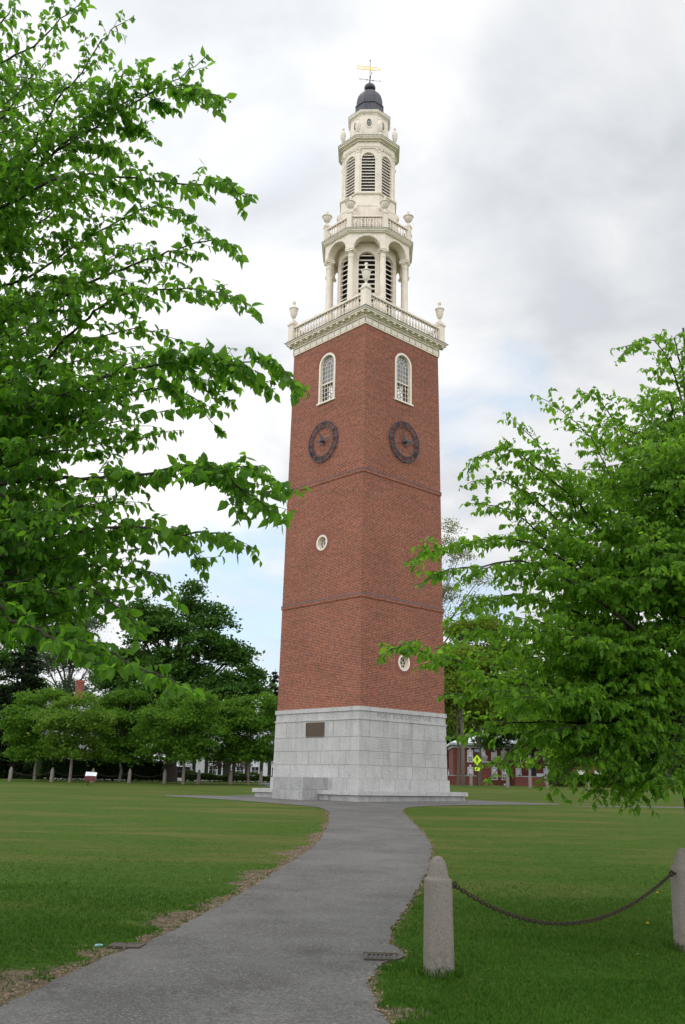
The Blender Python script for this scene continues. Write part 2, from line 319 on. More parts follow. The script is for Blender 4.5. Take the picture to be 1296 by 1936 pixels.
# ------------------------------------------------------------------ mesh helpers
class MB:
    def __init__(s): s.v = []; s.f = []; s.m = []
    def add(s, vs, fs, X=None, mi=0):
        o = len(s.v)
        for p in vs:
            p = Vector(p); s.v.append(X @ p if X is not None else p)
        for f in fs: s.f.append([o + i for i in f]); s.m.append(mi)
    def box(s, x0, x1, y0, y1, z0, z1, X=None, mi=0):
        s.add([(x, y, z) for z in (z0, z1) for y in (y0, y1) for x in (x0, x1)],
              [(0, 2, 3, 1), (4, 5, 7, 6), (0, 1, 5, 4), (2, 6, 7, 3), (0, 4, 6, 2), (1, 3, 7, 5)], X, mi)
    def lathe(s, prof, n=16, ph=0., X=None, mi=0, cap0=True, cap1=True, cx=0, cy=0):
        vs = [(cx + r * math.cos(ph + 2 * PI * k / n), cy + r * math.sin(ph + 2 * PI * k / n), z) for r, z in prof for k in range(n)]
        fs = [(i * n + k, i * n + (k + 1) % n, (i + 1) * n + (k + 1) % n, (i + 1) * n + k) for i in range(len(prof) - 1) for k in range(n)]
        if cap0: fs.append(tuple(range(n))[::-1])
        if cap1: fs.append(tuple((len(prof) - 1) * n + k for k in range(n)))
        s.add(vs, fs, X, mi)
    def octa(s, prof, X=None, mi=0, cap0=True, cap1=True):      # profile by apothem
        s.lathe([(a / math.cos(PI / 8), z) for a, z in prof], 8, PI / 8, X, mi, cap0, cap1)
    def sq(s, prof, X=None, mi=0, cap0=True, cap1=True, cx=0, cy=0):
        s.lathe([(a * 2 ** .5, z) for a, z in prof], 4, PI / 4, X, mi, cap0, cap1, cx, cy)
    def tube(s, pts, rad, n=6, mi=0, X=None):
        pts = [Vector(p) for p in pts]; vs = []; m = len(pts)
        for i, p in enumerate(pts):
            d_ = (pts[min(i + 1, m - 1)] - pts[max(i - 1, 0)])
            d_ = d_.normalized() if d_.length > 1e-9 else Vector((0, 0, 1))
            u = d_.cross(Vector((.31, .17, .93)) if abs(d_.z) < .9 else Vector((1, .1, 0))).normalized(); w = d_.cross(u)
            r = rad[i] if hasattr(rad, '__len__') else rad
            for k in range(n):
                a = 2 * PI * k / n; vs.append(p + u * (r * math.cos(a)) + w * (r * math.sin(a)))
        fs = [(i * n + k, i * n + (k + 1) % n, (i + 1) * n + (k + 1) % n, (i + 1) * n + k) for i in range(m - 1) for k in range(n)]
        fs += [tuple(range(n))[::-1], tuple((m - 1) * n + k for k in range(n))]
        s.add(vs, fs, X, mi)
    def prism(s, poly, y0, y1, X=None, mi=0):                   # polygon in x,z pushed along y
        n = len(poly)
        s.add([(x, y0, z) for x, z in poly] + [(x, y1, z) for x, z in poly],
              [tuple(range(n)), tuple(range(2 * n - 1, n - 1, -1))] + [(i, n + i, n + (i + 1) % n, (i + 1) % n) for i in range(n)], X, mi)
    def build(s, name, mats, parent=None, smooth=False, fix=True):
        me = bpy.data.meshes.new(name)
        me.from_pydata([tuple(v) for v in s.v], [], s.f)
        for m_ in (mats if isinstance(mats, (list, tuple)) else [mats]): me.materials.append(m_)
        me.polygons.foreach_set('material_index', s.m)
        if fix:
            bm = bmesh.new(); bm.from_mesh(me); bmesh.ops.recalc_face_normals(bm, faces=bm.faces[:]); bm.to_mesh(me); bm.free()
        if smooth: me.polygons.foreach_set('use_smooth', [True] * len(me.polygons))
        o = bpy.data.objects.new(name, me); COL.objects.link(o)
        if parent is not None: o.parent = parent
        return o
def np_mesh(name, v, f, mats, parent=None, k=None):             # arrays; f is (n,3|4)
    me = bpy.data.meshes.new(name); v = np.asarray(v, np.float32); fl = [np.asarray(x, np.int32) for x in (f if isinstance(f, list) else [f])]
    me.vertices.add(len(v)); me.vertices.foreach_set('co', v.ravel())
    tot = np.concatenate([np.full(len(x), x.shape[1], np.int32) for x in fl]); idx = np.concatenate([x.ravel() for x in fl])
    me.loops.add(len(idx)); me.loops.foreach_set('vertex_index', idx)
    me.polygons.add(len(tot)); me.polygons.foreach_set('loop_start', np.concatenate([[0], np.cumsum(tot)[:-1]]).astype(np.int32))
    me.update(calc_edges=True); me.validate()
    for m_ in (mats if isinstance(mats, (list, tuple)) else [mats]): me.materials.append(m_)
    o = bpy.data.objects.new(name, me); COL.objects.link(o)
    if parent is not None: o.parent = parent
    return o
def tag(o, label=None, cat=None, group=None, kind=None):
    for k, v in (('label', label), ('category', cat), ('group', group), ('kind', kind)):
        if v: o[k] = v
    return o
def empty(name, loc, rz=0., **kw):
    o = bpy.data.objects.new(name, None); COL.objects.link(o); o.location = loc; o.rotation_euler = (0, 0, rz); o.empty_display_size = .3
    return tag(o, **kw)
def copy_tree(o, parent=None):
    c = o.copy(); COL.objects.link(c)
    if parent is not None: c.parent = parent
    for ch in [x for x in o.children]: copy_tree(ch, c)
    return c
def text_mesh(name, body, size, X, m_, parent, extrude=.004, spacing=1.0, width=None):
    cu = bpy.data.curves.new(name, 'FONT'); cu.body = body; cu.size = size; cu.extrude = extrude
    cu.align_x = 'CENTER'; cu.align_y = 'CENTER'; cu.space_character = spacing
    t = bpy.data.objects.new(name, cu); COL.objects.link(t)
    dg = bpy.context.evaluated_depsgraph_get(); me = bpy.data.meshes.new_from_object(t.evaluated_get(dg))
    bpy.data.objects.remove(t); bpy.data.curves.remove(cu)
    if width:
        xs = [v.co.x for v in me.vertices]; k = width / (max(xs) - min(xs)); me.transform(Matrix.Diagonal((k, 1, 1, 1)))
    me.transform(X); me.materials.clear(); me.materials.append(m_)
    o = bpy.data.objects.new(name, me); COL.objects.link(o); o.parent = parent; return o

# ------------------------------------------------------------------ ground, path, grass
def px_poly(lst): return [ground_at(*p).to_2d() for p in lst]
left_edge = [(-260, 2120), (-90, 1962), (0, 1907), (68, 1872), (131, 1844), (210, 1807), (294, 1778), (367, 1739), (435, 1702), (504, 1660), (556, 1626), (593, 1602), (611, 1579), (622, 1552), (622, 1535), (607, 1527), (572, 1523), (525, 1519.5), (472, 1515), (388, 1509.5), (312, 1505.2)]
right_edge = [(760, 2120), (745, 1960), (736, 1934), (716, 1909), (700, 1868), (706, 1838), (726, 1820), (772, 1813), (758, 1800), (734, 1782), (741, 1757), (766, 1722), (792, 1681), (810, 1646), (818, 1610), (813, 1588), (786, 1560), (766, 1541), (760, 1532), (772, 1526.5), (816, 1523.8), (900, 1522.2), (1000, 1521.5), (1060, 1522.2)]
far_side = [(1060, 1520.6), (980, 1517), (886, 1513), (676, 1508), (520, 1503), (474, 1506.4), (400, 1504.6), (312, 1503.6)]
def densify(poly, step, closed=True):
    out = []; n = len(poly)
    for i in range(n if closed else n - 1):
        a, b = poly[i], poly[(i + 1) % n]; k = max(1, int((b - a).length / step))
        out += [a.lerp(b, j / k) for j in range(k)]
    return out
def smooth_line(p, it=2):
    for _ in range(it):
        q = [p[0]]
        for a, b in zip(p, p[1:]): q += [a.lerp(b, .25), a.lerp(b, .75)]
        p = q + [p[-1]]
    return p
LE = smooth_line(px_poly(left_edge)); RE = smooth_line(px_poly(right_edge)); FS = px_poly(far_side)
def wobble(poly, amp):
    out = []
    for i, p in enumerate(poly):
        a = amp * min(1, 9 / max(p.y, 1) + .4)
        out.append(Vector((p.x + a * (math.sin(p.y * 7.1) * .5 + math.sin(p.y * 19.7 + 1) * .4 + random.uniform(-.5, .5)), p.y + a * .4 * math.sin(p.x * 11))))
    return out
LEd = wobble(densify(LE, .12, False), .03); REd = wobble(densify(RE, .12, False), .03)
# the walk runs on round the tower: a ring behind it
path_poly = LEd + [p for p in FS[::-1]] + REd[::-1]
def inside(poly, x, y):
    P = np.array([(p.x, p.y) for p in poly]); x = np.asarray(x); y = np.asarray(y); r = np.zeros(x.shape, bool)
    x0, y0 = P[:, 0], P[:, 1]; x1, y1 = np.roll(x0, -1), np.roll(y0, -1)
    for a, b, c, d_ in zip(x0, y0, x1, y1):
        if b == d_: continue
        m = ((b > y) != (d_ > y)) & (x < (c - a) * (y - b) / (d_ - b) + a); r ^= m
    return r
def dist_line(line, x, y):
    P = np.array([(p.x, p.y) for p in line]); x = np.asarray(x, float); y = np.asarray(y, float); best = np.full(x.shape, 1e9)
    for a, b in zip(P[:-1], P[1:]):
        e = b - a; L = (e ** 2).sum() + 1e-12
        t = np.clip(((x - a[0]) * e[0] + (y - a[1]) * e[1]) / L, 0, 1)
        best = np.minimum(best, np.hypot(x - a[0] - t * e[0], y - a[1] - t * e[1]))
    return best
def sheet(name, poly, lift, m_, step=.6):
    b0 = [Vector((p.x, p.y)) for p in poly]
    xs = [p.x for p in b0]; ys = [p.y for p in b0]
    gx, gy = np.meshgrid(np.arange(min(xs), max(xs), step) + step * .37, np.arange(min(ys), max(ys), step) + step * .41); gx = gx.ravel(); gy = gy.ravel()
    k = inside(b0, gx, gy); inner = [Vector((a, b)) for a, b in zip(gx[k], gy[k])]
    n = len(b0); vs, es, fs, *_ = delaunay_2d_cdt(b0 + inner, [(i, (i + 1) % n) for i in range(n)], [], 1, 1e-6)
    vs2 = [(v.x, v.y, G(v.x, v.y) + lift) for v in vs]
    me = bpy.data.meshes.new(name); me.from_pydata(vs2, [], [tuple(f) for f in fs]); me.materials.append(m_)
    bm = bmesh.new(); bm.from_mesh(me)
    for f in bm.faces:
        f.normal_update()
        if f.normal.z < 0: f.normal_flip()
    bm.to_mesh(me); bm.free()
    o = bpy.data.objects.new(name, me); COL.objects.link(o); o['kind'] = 'structure'; return o
sheet('path', path_poly, .010, M['asphalt'])
TX, TY, TZ, YAW = 1.0591, 45.0265, .93, -.0351
# paving round the foot of the tower, and the walks that lead away from it
def ring(cx, cy, r0, r1, a0, a1, n=40):
    A = [a0 + (a1 - a0) * i / n for i in range(n + 1)]
    return [Vector((cx + r1 * math.cos(a), cy + r1 * math.sin(a))) for a in A] + [Vector((cx + r0 * math.cos(a), cy + r0 * math.sin(a))) for a in A[::-1]]
sheet('path', ring(TX, TY, 3.0, 6.6, R(15), R(165)), .006, M['asphalt'])
sheet('path', px_poly([(512, 1489), (496, 1484), (493, 1480), (500, 1476), (520, 1473.5), (545, 1473.5), (545, 1490)]), .014, M['asphalt'], .8)
sheet('path', px_poly([(1085, 1525), (1200, 1526.4), (1330, 1528.5), (1330, 1526.6), (1200, 1524.6), (1085, 1523.8)]), .006, M['asphalt'], 1.0)
sheet('path', px_poly([(84, 1465.6), (104, 1468.2), (160, 1474.2), (160, 1472.6), (106, 1466.3), (90, 1464.4)]), .006, M['asphalt'], 1.0)

gx = np.concatenate([[-700, -400, -220, -120, -80], np.arange(-55, -9, 2.0), np.arange(-9, 7.5, .13), np.arange(7.5, 56, 2.0), [80, 120, 220, 400, 700]])
gy = np.concatenate([[-300, -100, -40, -15, -5, 0, 3], np.arange(5, 22, .13), np.arange(22, 46, .35), np.arange(46, 120, 1.5), [130, 160, 220, 320, 500, 860]])
XX, YY = np.meshgrid(gx, gy); ZZ = ground(XX, YY)
nx, ny = len(gx), len(gy); ii = np.arange((nx - 1) * (ny - 1)); r_ = ii // (nx - 1); c_ = ii % (nx - 1); a_ = r_ * nx + c_
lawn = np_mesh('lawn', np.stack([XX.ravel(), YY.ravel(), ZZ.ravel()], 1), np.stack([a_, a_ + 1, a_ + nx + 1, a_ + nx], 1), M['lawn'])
lawn['kind'] = 'structure'
lawn.data.polygons.foreach_set('use_smooth', [True] * len(lawn.data.polygons))
bare = [(ground_at(15, 1850), .55), (ground_at(772, 1915), .28), (ground_at(190, 1800), .35)]
tan_spots = [(ground_at(250, 1556), 2.2, .5), (ground_at(190, 1562), 1.5, .45), (ground_at(520, 1550), 1.2, .35)]
def smin(x): return np.clip(x, 0, 1)
def wear_at(x, y):
    x = np.asarray(x, float); y = np.asarray(y, float)
    dl = dist_line(LE[:int(len(LE) * .72)], x, y); dr = dist_line(RE[:int(len(RE) * .8)], x, y)
    wv = .30 + .22 * np.sin(y * 1.7 + .4) + .12 * np.sin(y * 4.3 + 2) + .10 * np.sin(y * 9.1)
    wid = np.clip(wv, .12, .7) * np.clip((30 - y) / 10, .25, 1)
    w = smin(1.15 - dl / np.maximum(wid, .05) * .68) * .9
    w = np.maximum(w, smin(1.0 - dr / .14) * .75)
    for p, r0 in bare: w = np.maximum(w, smin(1.25 - np.hypot(x - p.x, y - p.y) / r0) * .8)
    for p, a, s in tan_spots: w = np.maximum(w, smin(1 - np.hypot((x - p.x) / a, (y - p.y) / .9)) * s)
    return w
wv_ = np.zeros(XX.shape); msk = (XX > -9) & (XX < 7.5) & (YY > 4) & (YY < 46)
wv_[msk] = wear_at(XX[msk], YY[msk])
atr = lawn.data.attributes.new('wear', 'FLOAT', 'POINT'); atr.data.foreach_set('value', wv_.ravel().astype(np.float32))

posts_near = [ground_at(830, 1843), ground_at(1304, 1796)]
def grass_blades():
    X0 = []; Y0 = []; L0 = []; W0 = []
    for y0, y1, dens, ln, wd in ((5.2, 9, 2600, .042, .0042), (9, 14, 1500, .040, .0055), (14, 25, 520, .036, .008)):
        half = .5 * y1 * .74 + (3.2 if y1 < 15 else 1.5); area = 2 * half * (y1 - y0); n = int(area * dens)
        x = rng.uniform(-half, half, n); y = rng.uniform(y0, y1, n)
        k = ~inside(path_poly, x, y); x, y = x[k], y[k]
        w = wear_at(x, y); w = w + np.where(w > .1, .55, .2) * (np.sin(x * 8.3 + 2 * np.sin(y * 5.1)) * np.sin(y * 4.7 + 1.3 * np.sin(x * 6.1)) + .35 * np.sin(x * 23 + y * 17))
        k = rng.uniform(0, 1, len(x)) > np.maximum(np.clip((w - .42) * 2.6, 0, .96), np.clip((y - 9) / 16, 0, 1)); x, y = x[k], y[k]
        X0.append(x); Y0.append(y); L0.append(ln * np.clip(1.15 - (y - 7) / 16, .4, 1) * rng.uniform(.45, 1.25, len(x)) * (1 + .35 * np.sin(x * 1.3 + np.sin(y * 1.1) * 2) * np.sin(y * 1.9))); W0.append(wd * rng.uniform(.6, 1.3, len(x)))
    for p in posts_near:                                         # long uncut tufts at the foot of the posts
        n = 260; a = rng.uniform(0, 2 * PI, n); r = .13 + np.abs(rng.normal(0, .05, n))
        X0.append(p.x + r * np.cos(a)); Y0.append(p.y + r * np.sin(a)); L0.append(rng.uniform(.05, .13, n)); W0.append(rng.uniform(.004, .006, n))
    x, y, L, w = map(np.concatenate, (X0, Y0, L0, W0)); n = len(x); z = ground(x, y) - .004
    a = rng.uniform(0, 2 * PI, n); la = rng.uniform(0, 2 * PI, n); lean = rng.uniform(.1, .9, n) * L
    ca, sa = np.cos(a) * w, np.sin(a) * w; lx, ly = np.cos(la) * lean, np.sin(la) * lean
    B = np.stack([x, y, z], 1); e = np.stack([ca, sa, 0 * ca], 1)
    mid = B + np.stack([lx * .3, ly * .3, L * .6], 1); tip = B + np.stack([lx, ly, L * .95], 1)
    V = np.stack([B - e, B + e, mid + e * .8, mid - e * .8, tip], 1).reshape(-1, 3); o = np.arange(n) * 5
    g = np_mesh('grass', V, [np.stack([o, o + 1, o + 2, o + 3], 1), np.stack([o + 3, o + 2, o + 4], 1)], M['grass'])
    tag(g, 'short green mown grass of the lawn either side of the path', 'grass', kind='stuff')
grass_blades()
def litter():
    n = 3600; i = rng.integers(0, int(len(LEd) * .72), n); P = np.array([(p.x, p.y) for p in LEd])[i]
    x = P[:, 0] - np.abs(rng.normal(0, .20, n)) + .04; y = P[:, 1] + rng.normal(0, .12, n) + .05
    m = 1400; j = rng.integers(0, int(len(REd) * .75), m); Q = np.array([(p.x, p.y) for p in REd])[j]
    x = np.concatenate([x, Q[:, 0] + np.abs(rng.normal(0, .05, m)) - .02]); y = np.concatenate([y, Q[:, 1] + rng.normal(0, .08, m)])
    k = rng.uniform(0, 1, len(x)) < np.clip(wear_at(x, y) * 1.6, .1, 1); x, y = x[k], y[k]
    xs_ = rng.uniform(-8, 7, 260); ys_ = rng.uniform(7, 20, 260); ks = ~inside(path_poly, xs_, ys_); x = np.concatenate([x, xs_[ks]]); y = np.concatenate([y, ys_[ks]])
    n = len(x); z = ground(x, y) + .014; a = rng.uniform(0, 2 * PI, n); L = rng.uniform(.008, .026, n); w = L * rng.uniform(.25, .6, n)
    u = np.stack([np.cos(a) * L, np.sin(a) * L, rng.uniform(-.3, .5, n) * L], 1); v = np.stack([-np.sin(a) * w, np.cos(a) * w, rng.uniform(-.4, .6, n) * w], 1)
    c = np.stack([x, y, z + .004], 1); V = np.stack([c - u, c - v, c + u, c + v], 1).reshape(-1, 3); o = np.arange(n) * 4
    tag(np_mesh('dead_leaves', V, np.stack([o, o + 1, o + 2, o + 3], 1), M['litter']), 'tan scraps of dead leaves along the worn path edge', 'leaf litter', kind='stuff')
litter()

# ------------------------------------------------------------------ the bell tower
TW = empty('bell_tower', (TX, TY, TZ), R(-45) + YAW, label='tall red brick bell tower with a white tiered belfry on a granite base', cat='tower')
def FM(phi, out=0.):                      # x along the face, y outwards, z up
    n = Vector((math.cos(phi), math.sin(phi), 0)); t = Vector((-n.y, n.x, 0))
    return Matrix(((t.x, n.x, 0, n.x * out), (t.y, n.y, 0, n.y * out), (0, 0, 1, 0), (0, 0, 0, 1)))
def TM(phi, s, z, out):                   # frame for lettering: x along, y up, z outwards
    n = Vector((math.cos(phi), math.sin(phi), 0)); t = Vector((-n.y, n.x, 0)); p = n * out + t * s + Vector((0, 0, z))
    return Matrix(((t.x, 0, n.x, p.x), (t.y, 0, n.y, p.y), (0, 1, 0, p.z), (0, 0, 0, 1)))
LEFT, RIGHT = -PI / 2, 0.0
SIDES = (-PI / 2, 0.0, PI / 2, PI)
def blocks(mb, X, s0, s1, z0, z1, out0, out1, n, off, gap=.0075, depth=.1, mit=(1, 1)):
    w = (s1 - s0) / n; cuts = [s0] + [s0 + w * (k + off) for k in range(n + 1) if s0 + .2 < s0 + w * (k + off) < s1 - .2] + [s1]
    for a, b in zip(cuts, cuts[1:]):
        ga = gap if a > s0 else 0; gb = gap if b < s1 else 0
        ma = depth if a == s0 and mit[0] else 0; mb_ = depth if b == s1 and mit[1] else 0; dz = (out1 - out0)
        a1, b1 = (a - dz if ma else a + ga), (b + dz if mb_ else b - gb); a0, b0 = a + ga, b - gb
        mb.add([(a0, out0, z0 + gap), (b0, out0, z0 + gap), (b1, out1, z1 - gap), (a1, out1, z1 - gap),
                (a0 + ma, out0 - depth, z0 + gap), (b0 - mb_, out0 - depth, z0 + gap), (b1 - mb_, out1 - depth, z1 - gap), (a1 + ma, out1 - depth, z1 - gap)],
               [(0, 1, 2, 3), (4, 7, 6, 5), (0, 4, 5, 1), (1, 5, 6, 2), (2, 6, 7, 3), (3, 7, 4, 0)], X)
# granite base: battered courses of blocks
gb = MB(); core = MB()
core.sq([(2.90, .0), (2.90, .9)]); core.sq([(2.845, .9), (2.80, 3.36)]); core.sq([(2.79, 3.36), (2.79, 3.9)])
core.build('mortar_core', M['granite_joint'], TW)
zs = [.917, 1.465, 2.054, 2.648, 3.36]
def hb(z): return 2.86 - (z - .917) * .0115
for si, ph in enumerate(SIDES):
    X = FM(ph)
    for i, (z0, z1) in enumerate(zip(zs, zs[1:])):
        h0, h1 = hb(z0), hb(z1)
        # quoins alternate: long and short ends
        e = .42 if (i + si) % 2 else .16
        hh = (h0 + h1) / 2
        blocks(gb, X, -hh + e, hh - e, z0, z1, h0, h1, 6 if i % 2 else 5, .5 if i % 2 else .0, mit=(0, 0))
        q = .42 if (i + si) % 2 else .16
        for sgn in (-1, 1):
            a, b = sorted((sgn * hh, sgn * (hh - q))); g_ = .007
            lo, hi = (a + (g_ if sgn > 0 else 0), b - (g_ if sgn < 0 else 0))
            lo2, hi2 = lo, hi
            if sgn < 0: lo, lo2 = -h0, -h1
            else: hi, hi2 = h0, h1
            gb.add([(lo, h0, z0 + .007), (hi, h0, z0 + .007), (hi2, h1, z1 - .007), (lo2, h1, z1 - .007), (lo + (.16 if sgn < 0 else 0), h0 - .16, z0 + .007), (hi - (.16 if sgn > 0 else 0), h0 - .16, z0 + .007), (hi2 - (.16 if sgn > 0 else 0), h1 - .16, z1 - .007), (lo2 + (.16 if sgn < 0 else 0), h1 - .16, z1 - .007)],
                   [(0, 1, 2, 3), (4, 7, 6, 5), (0, 4, 5, 1), (1, 5, 6, 2), (2, 6, 7, 3), (3, 7, 4, 0)], X)
    blocks(gb, X, -2.93, 2.93, .40, .925, 2.93, 2.93, 6, .27, depth=.12)
    blocks(gb, X, -2.815, 2.815, 3.43, 3.735, 2.815, 2.815, 5, .4, gap=.004)
gb.build('granite_courses', M['granite'], TW)
tr = MB(); tr.sq([(2.82, 3.355), (2.865, 3.365), (2.865, 3.425), (2.82, 3.437)]); tr.build('band_course', M['granite'], TW)
cp_ = MB()
for ph in SIDES: blocks(cp_, FM(ph), -2.865, 2.865, 3.735, 3.925, 2.865, 2.85, 5, .55, gap=.004, depth=.25)
cp_.build('cap_course', M['granite'], TW)
# bench round the foot, with the block on the left face
bn = MB(); bb = MB()
for ph in SIDES:
    runs = ((-3.52, 3.52),) if ph != LEFT else ((-3.52, -1.0), (1.0, 3.52))
    for a, b in runs:
        blocks(bn, FM(ph), a, b, .235, .415, 3.52, 3.52, max(1, round((b - a) / 1.9)), .35, depth=.62, gap=.004, mit=(a < -3, b > 3))
        blocks(bb, FM(ph), a + (.1 if a < -3 else 0), b - (.1 if b > 3 else 0), -.3, .235, 3.42, 3.42, max(1, round((b - a) / 1.2)), .5, depth=.3, gap=.005, mit=(a < -3, b > 3))
o_b = bn.build('bench', M['granite'], TW); bb.build('bench_base', M['granite_dark'], o_b)
bk = MB()
blocks(bk, FM(LEFT), -1.0, 1.0, -.3, .425, 4.36, 4.36, 3, .4, depth=1.5, gap=.004, mit=(0, 0))
blocks(bk, FM(LEFT), -1.0, 1.0, .425, .925, 4.33, 4.33, 2, .9, depth=1.45, gap=.004, mit=(0, 0))
bk.build('granite_block', M['granite_dark'], TW)
# plaque
pq = MB(); X = FM(LEFT)
pq.box(-.60, .61, 2.80, 2.875, 2.68, 3.30, X); pl_o = pq.build('plaque', M['bronze'], TW)
rl = MB()
for a, b, c, e in ((-.60, .61, 2.68, 2.71), (-.60, .61, 3.27, 3.30), (-.60, -.57, 2.71, 3.27), (.58, .61, 2.71, 3.27)): rl.box(a, b, 2.874, 2.886, c, e, X)
for k in range(7):
    z = 3.2 - k * .07; w = .42 - .07 * (k % 3); s = -w
    while s < w:
        e = min(w, s + random.uniform(.05, .12)); rl.box(s, e, 2.874, 2.881, z, z + .028, X); s = e + .03
rl.build('relief', simple('bronze_relief', (.14, .10, .07), .45, .6, .3), pl_o)
text_mesh('inscription', 'POST\u00b7EOS\u00b7LVCET\u00b7VIA', .26, TM(RIGHT, .03, 3.585, 2.8155), simple('carved_letter', (.23, .23, .235), .9), TW, .0025, width=3.55)
M['carved'] = simple('carved_names', (.29, .29, .295), .9); X = FM(RIGHT)                  # rows of small names cut into the wall
for cx_, z_top, rows in ((-1.35, 2.55, 13), (.15, 2.78, 20), (1.5, 2.78, 16)):
    ins = MB()
    for k in range(rows):
        z = z_top - k * .066
        if min(abs(z - q) for q in zs) < .045: continue
        w = random.uniform(.28, .44); s = -w
        while s < w:
            e = min(w, s + random.uniform(.04, .13)); o_ = hb(z)
            ins.box(cx_ + s, cx_ + e, o_ - .01, o_ + .0022, z, z + .026, X); s = e + random.uniform(.018, .03)
    ins.build('name_rows', M['carved'], TW)

# brick shaft, hollow, with true openings
Z0, Z1 = 3.92, 22.24
def hs(z): return 2.7881 + (2.6734 - 2.7881) * (z - 3.9196) / (22.2323 - 3.9196)
sh = MB(); T = .45
def wq(X, pts, h=2.788):                  # a wall patch: outer and inner face
    o_ = [(s, h, z) for s, z in pts]; i_ = [(s, h - T, z) for s, z in pts]; n = len(pts)
    sh.add(o_, [tuple(range(n))], X); sh.add(i_, [tuple(range(n))[::-1]], X)
def wr(X, s0, s1, z0, z1): wq(X, [(s0, z0), (s1, z0), (s1, z1), (s0, z1)])
def reveal(X, pts, h=2.788):
    n = len(pts)
    sh.add([(s, h, z) for s, z in pts] + [(s, h - T, z) for s, z in pts], [(i, i + 1, n + i + 1, n + i) for i in range(n - 1)], X)
WA, WB, WS = .58, 18.93, 20.93            # arched window opening: half width, sill, springing
arc = [(WA * math.cos(a), WS + WA * math.sin(a)) for a in np.linspace(0, PI, 21)]
RW = .37
for ph in SIDES:
    X = FM(ph); H = 2.788; rz = {LEFT: 11.66, RIGHT: 6.05}.get(ph)
    if rz:
        q = .6; wr(X, -H, H, Z0, rz - q); wr(X, -H, -q, rz - q, rz + q); wr(X, q, H, rz - q, rz + q)
        A = np.linspace(0, 2 * PI, 33); cr_ = [(RW * math.cos(a), rz + RW * math.sin(a)) for a in A]
        sqp = []
        for a in A:
            k = q / max(abs(math.cos(a)), abs(math.sin(a))); sqp.append((k * math.cos(a), rz + k * math.sin(a)))
        for i in range(32): wq(X, [cr_[i], sqp[i], sqp[i + 1], cr_[i + 1]])
        reveal(X, cr_); wr(X, -H, H, rz + q, WB)
    else: wr(X, -H, H, Z0, WB)
    wr(X, -H, -WA, WB, WS); wr(X, WA, H, WB, WS); wr(X, -H, -WA, WS, Z1); wr(X, WA, H, WS, Z1)
    for (s0, z0), (s1, z1) in zip(arc, arc[1:]): wq(X, [(s0, z0), (s0, Z1), (s1, Z1), (s1, z1)])
    reveal(X, [(-WA, WS), (-WA, WB), (WA, WB), (WA, WS)]); reveal(X, arc)
for v in sh.v:
    k = hs(v.z) / 2.788; v.x *= k; v.y *= k
sh.build('brick_shaft', M['brick'], TW, fix=False)
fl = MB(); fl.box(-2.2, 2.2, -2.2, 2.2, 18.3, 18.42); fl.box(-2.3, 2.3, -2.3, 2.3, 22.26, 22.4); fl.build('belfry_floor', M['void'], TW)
for z in (8.72, 14.63):
    sc = MB(); ss = MB(); h = hs(z); sc.sq([(h - .05, z), (h + .035, z + .004), (h + .035, z + .165), (h - .05, z + .17)], cap0=True)
    ss.sq([(h - .05, z + .166), (h + .05, z + .168), (h + .05, z + .19), (h - .05, z + .235)])
    so_ = sc.build('string_course', M['brick'], TW); ss.build('slate_coping', M['slate'], so_)
# brick arch rings over the openings
M['rubbed'] = simple('rubbed_brick', (.235, .082, .058), .85, 0, .3, 12)
for ph in (LEFT, RIGHT):
    ba = MB()
    X = FM(ph); h = hs(21) + .006
    A = np.linspace(0, PI, 25)
    for a, b in zip(A, A[1:]):
        p = [(r * math.cos(t), WS + r * math.sin(t)) for r, t in ((.64, a), (.86, a), (.86, b), (.64, b))]
        ba.prism(p, h - .03, h, X)
    ba.build('brick_arch', M['rubbed'], TW); ba = MB()
    rz = {LEFT: 11.66, RIGHT: 6.05}[ph]; h = hs(rz) + .006; A = np.linspace(0, 2 * PI, 37)
    for a, b in zip(A, A[1:]):
        p = [(r * math.cos(t), rz + r * math.sin(t)) for r, t in ((.40, a), (.60, a), (.60, b), (.40, b))]
        ba.prism(p, h - .03, h, X)
    ba.build('brick_ring', M['rubbed'], TW)

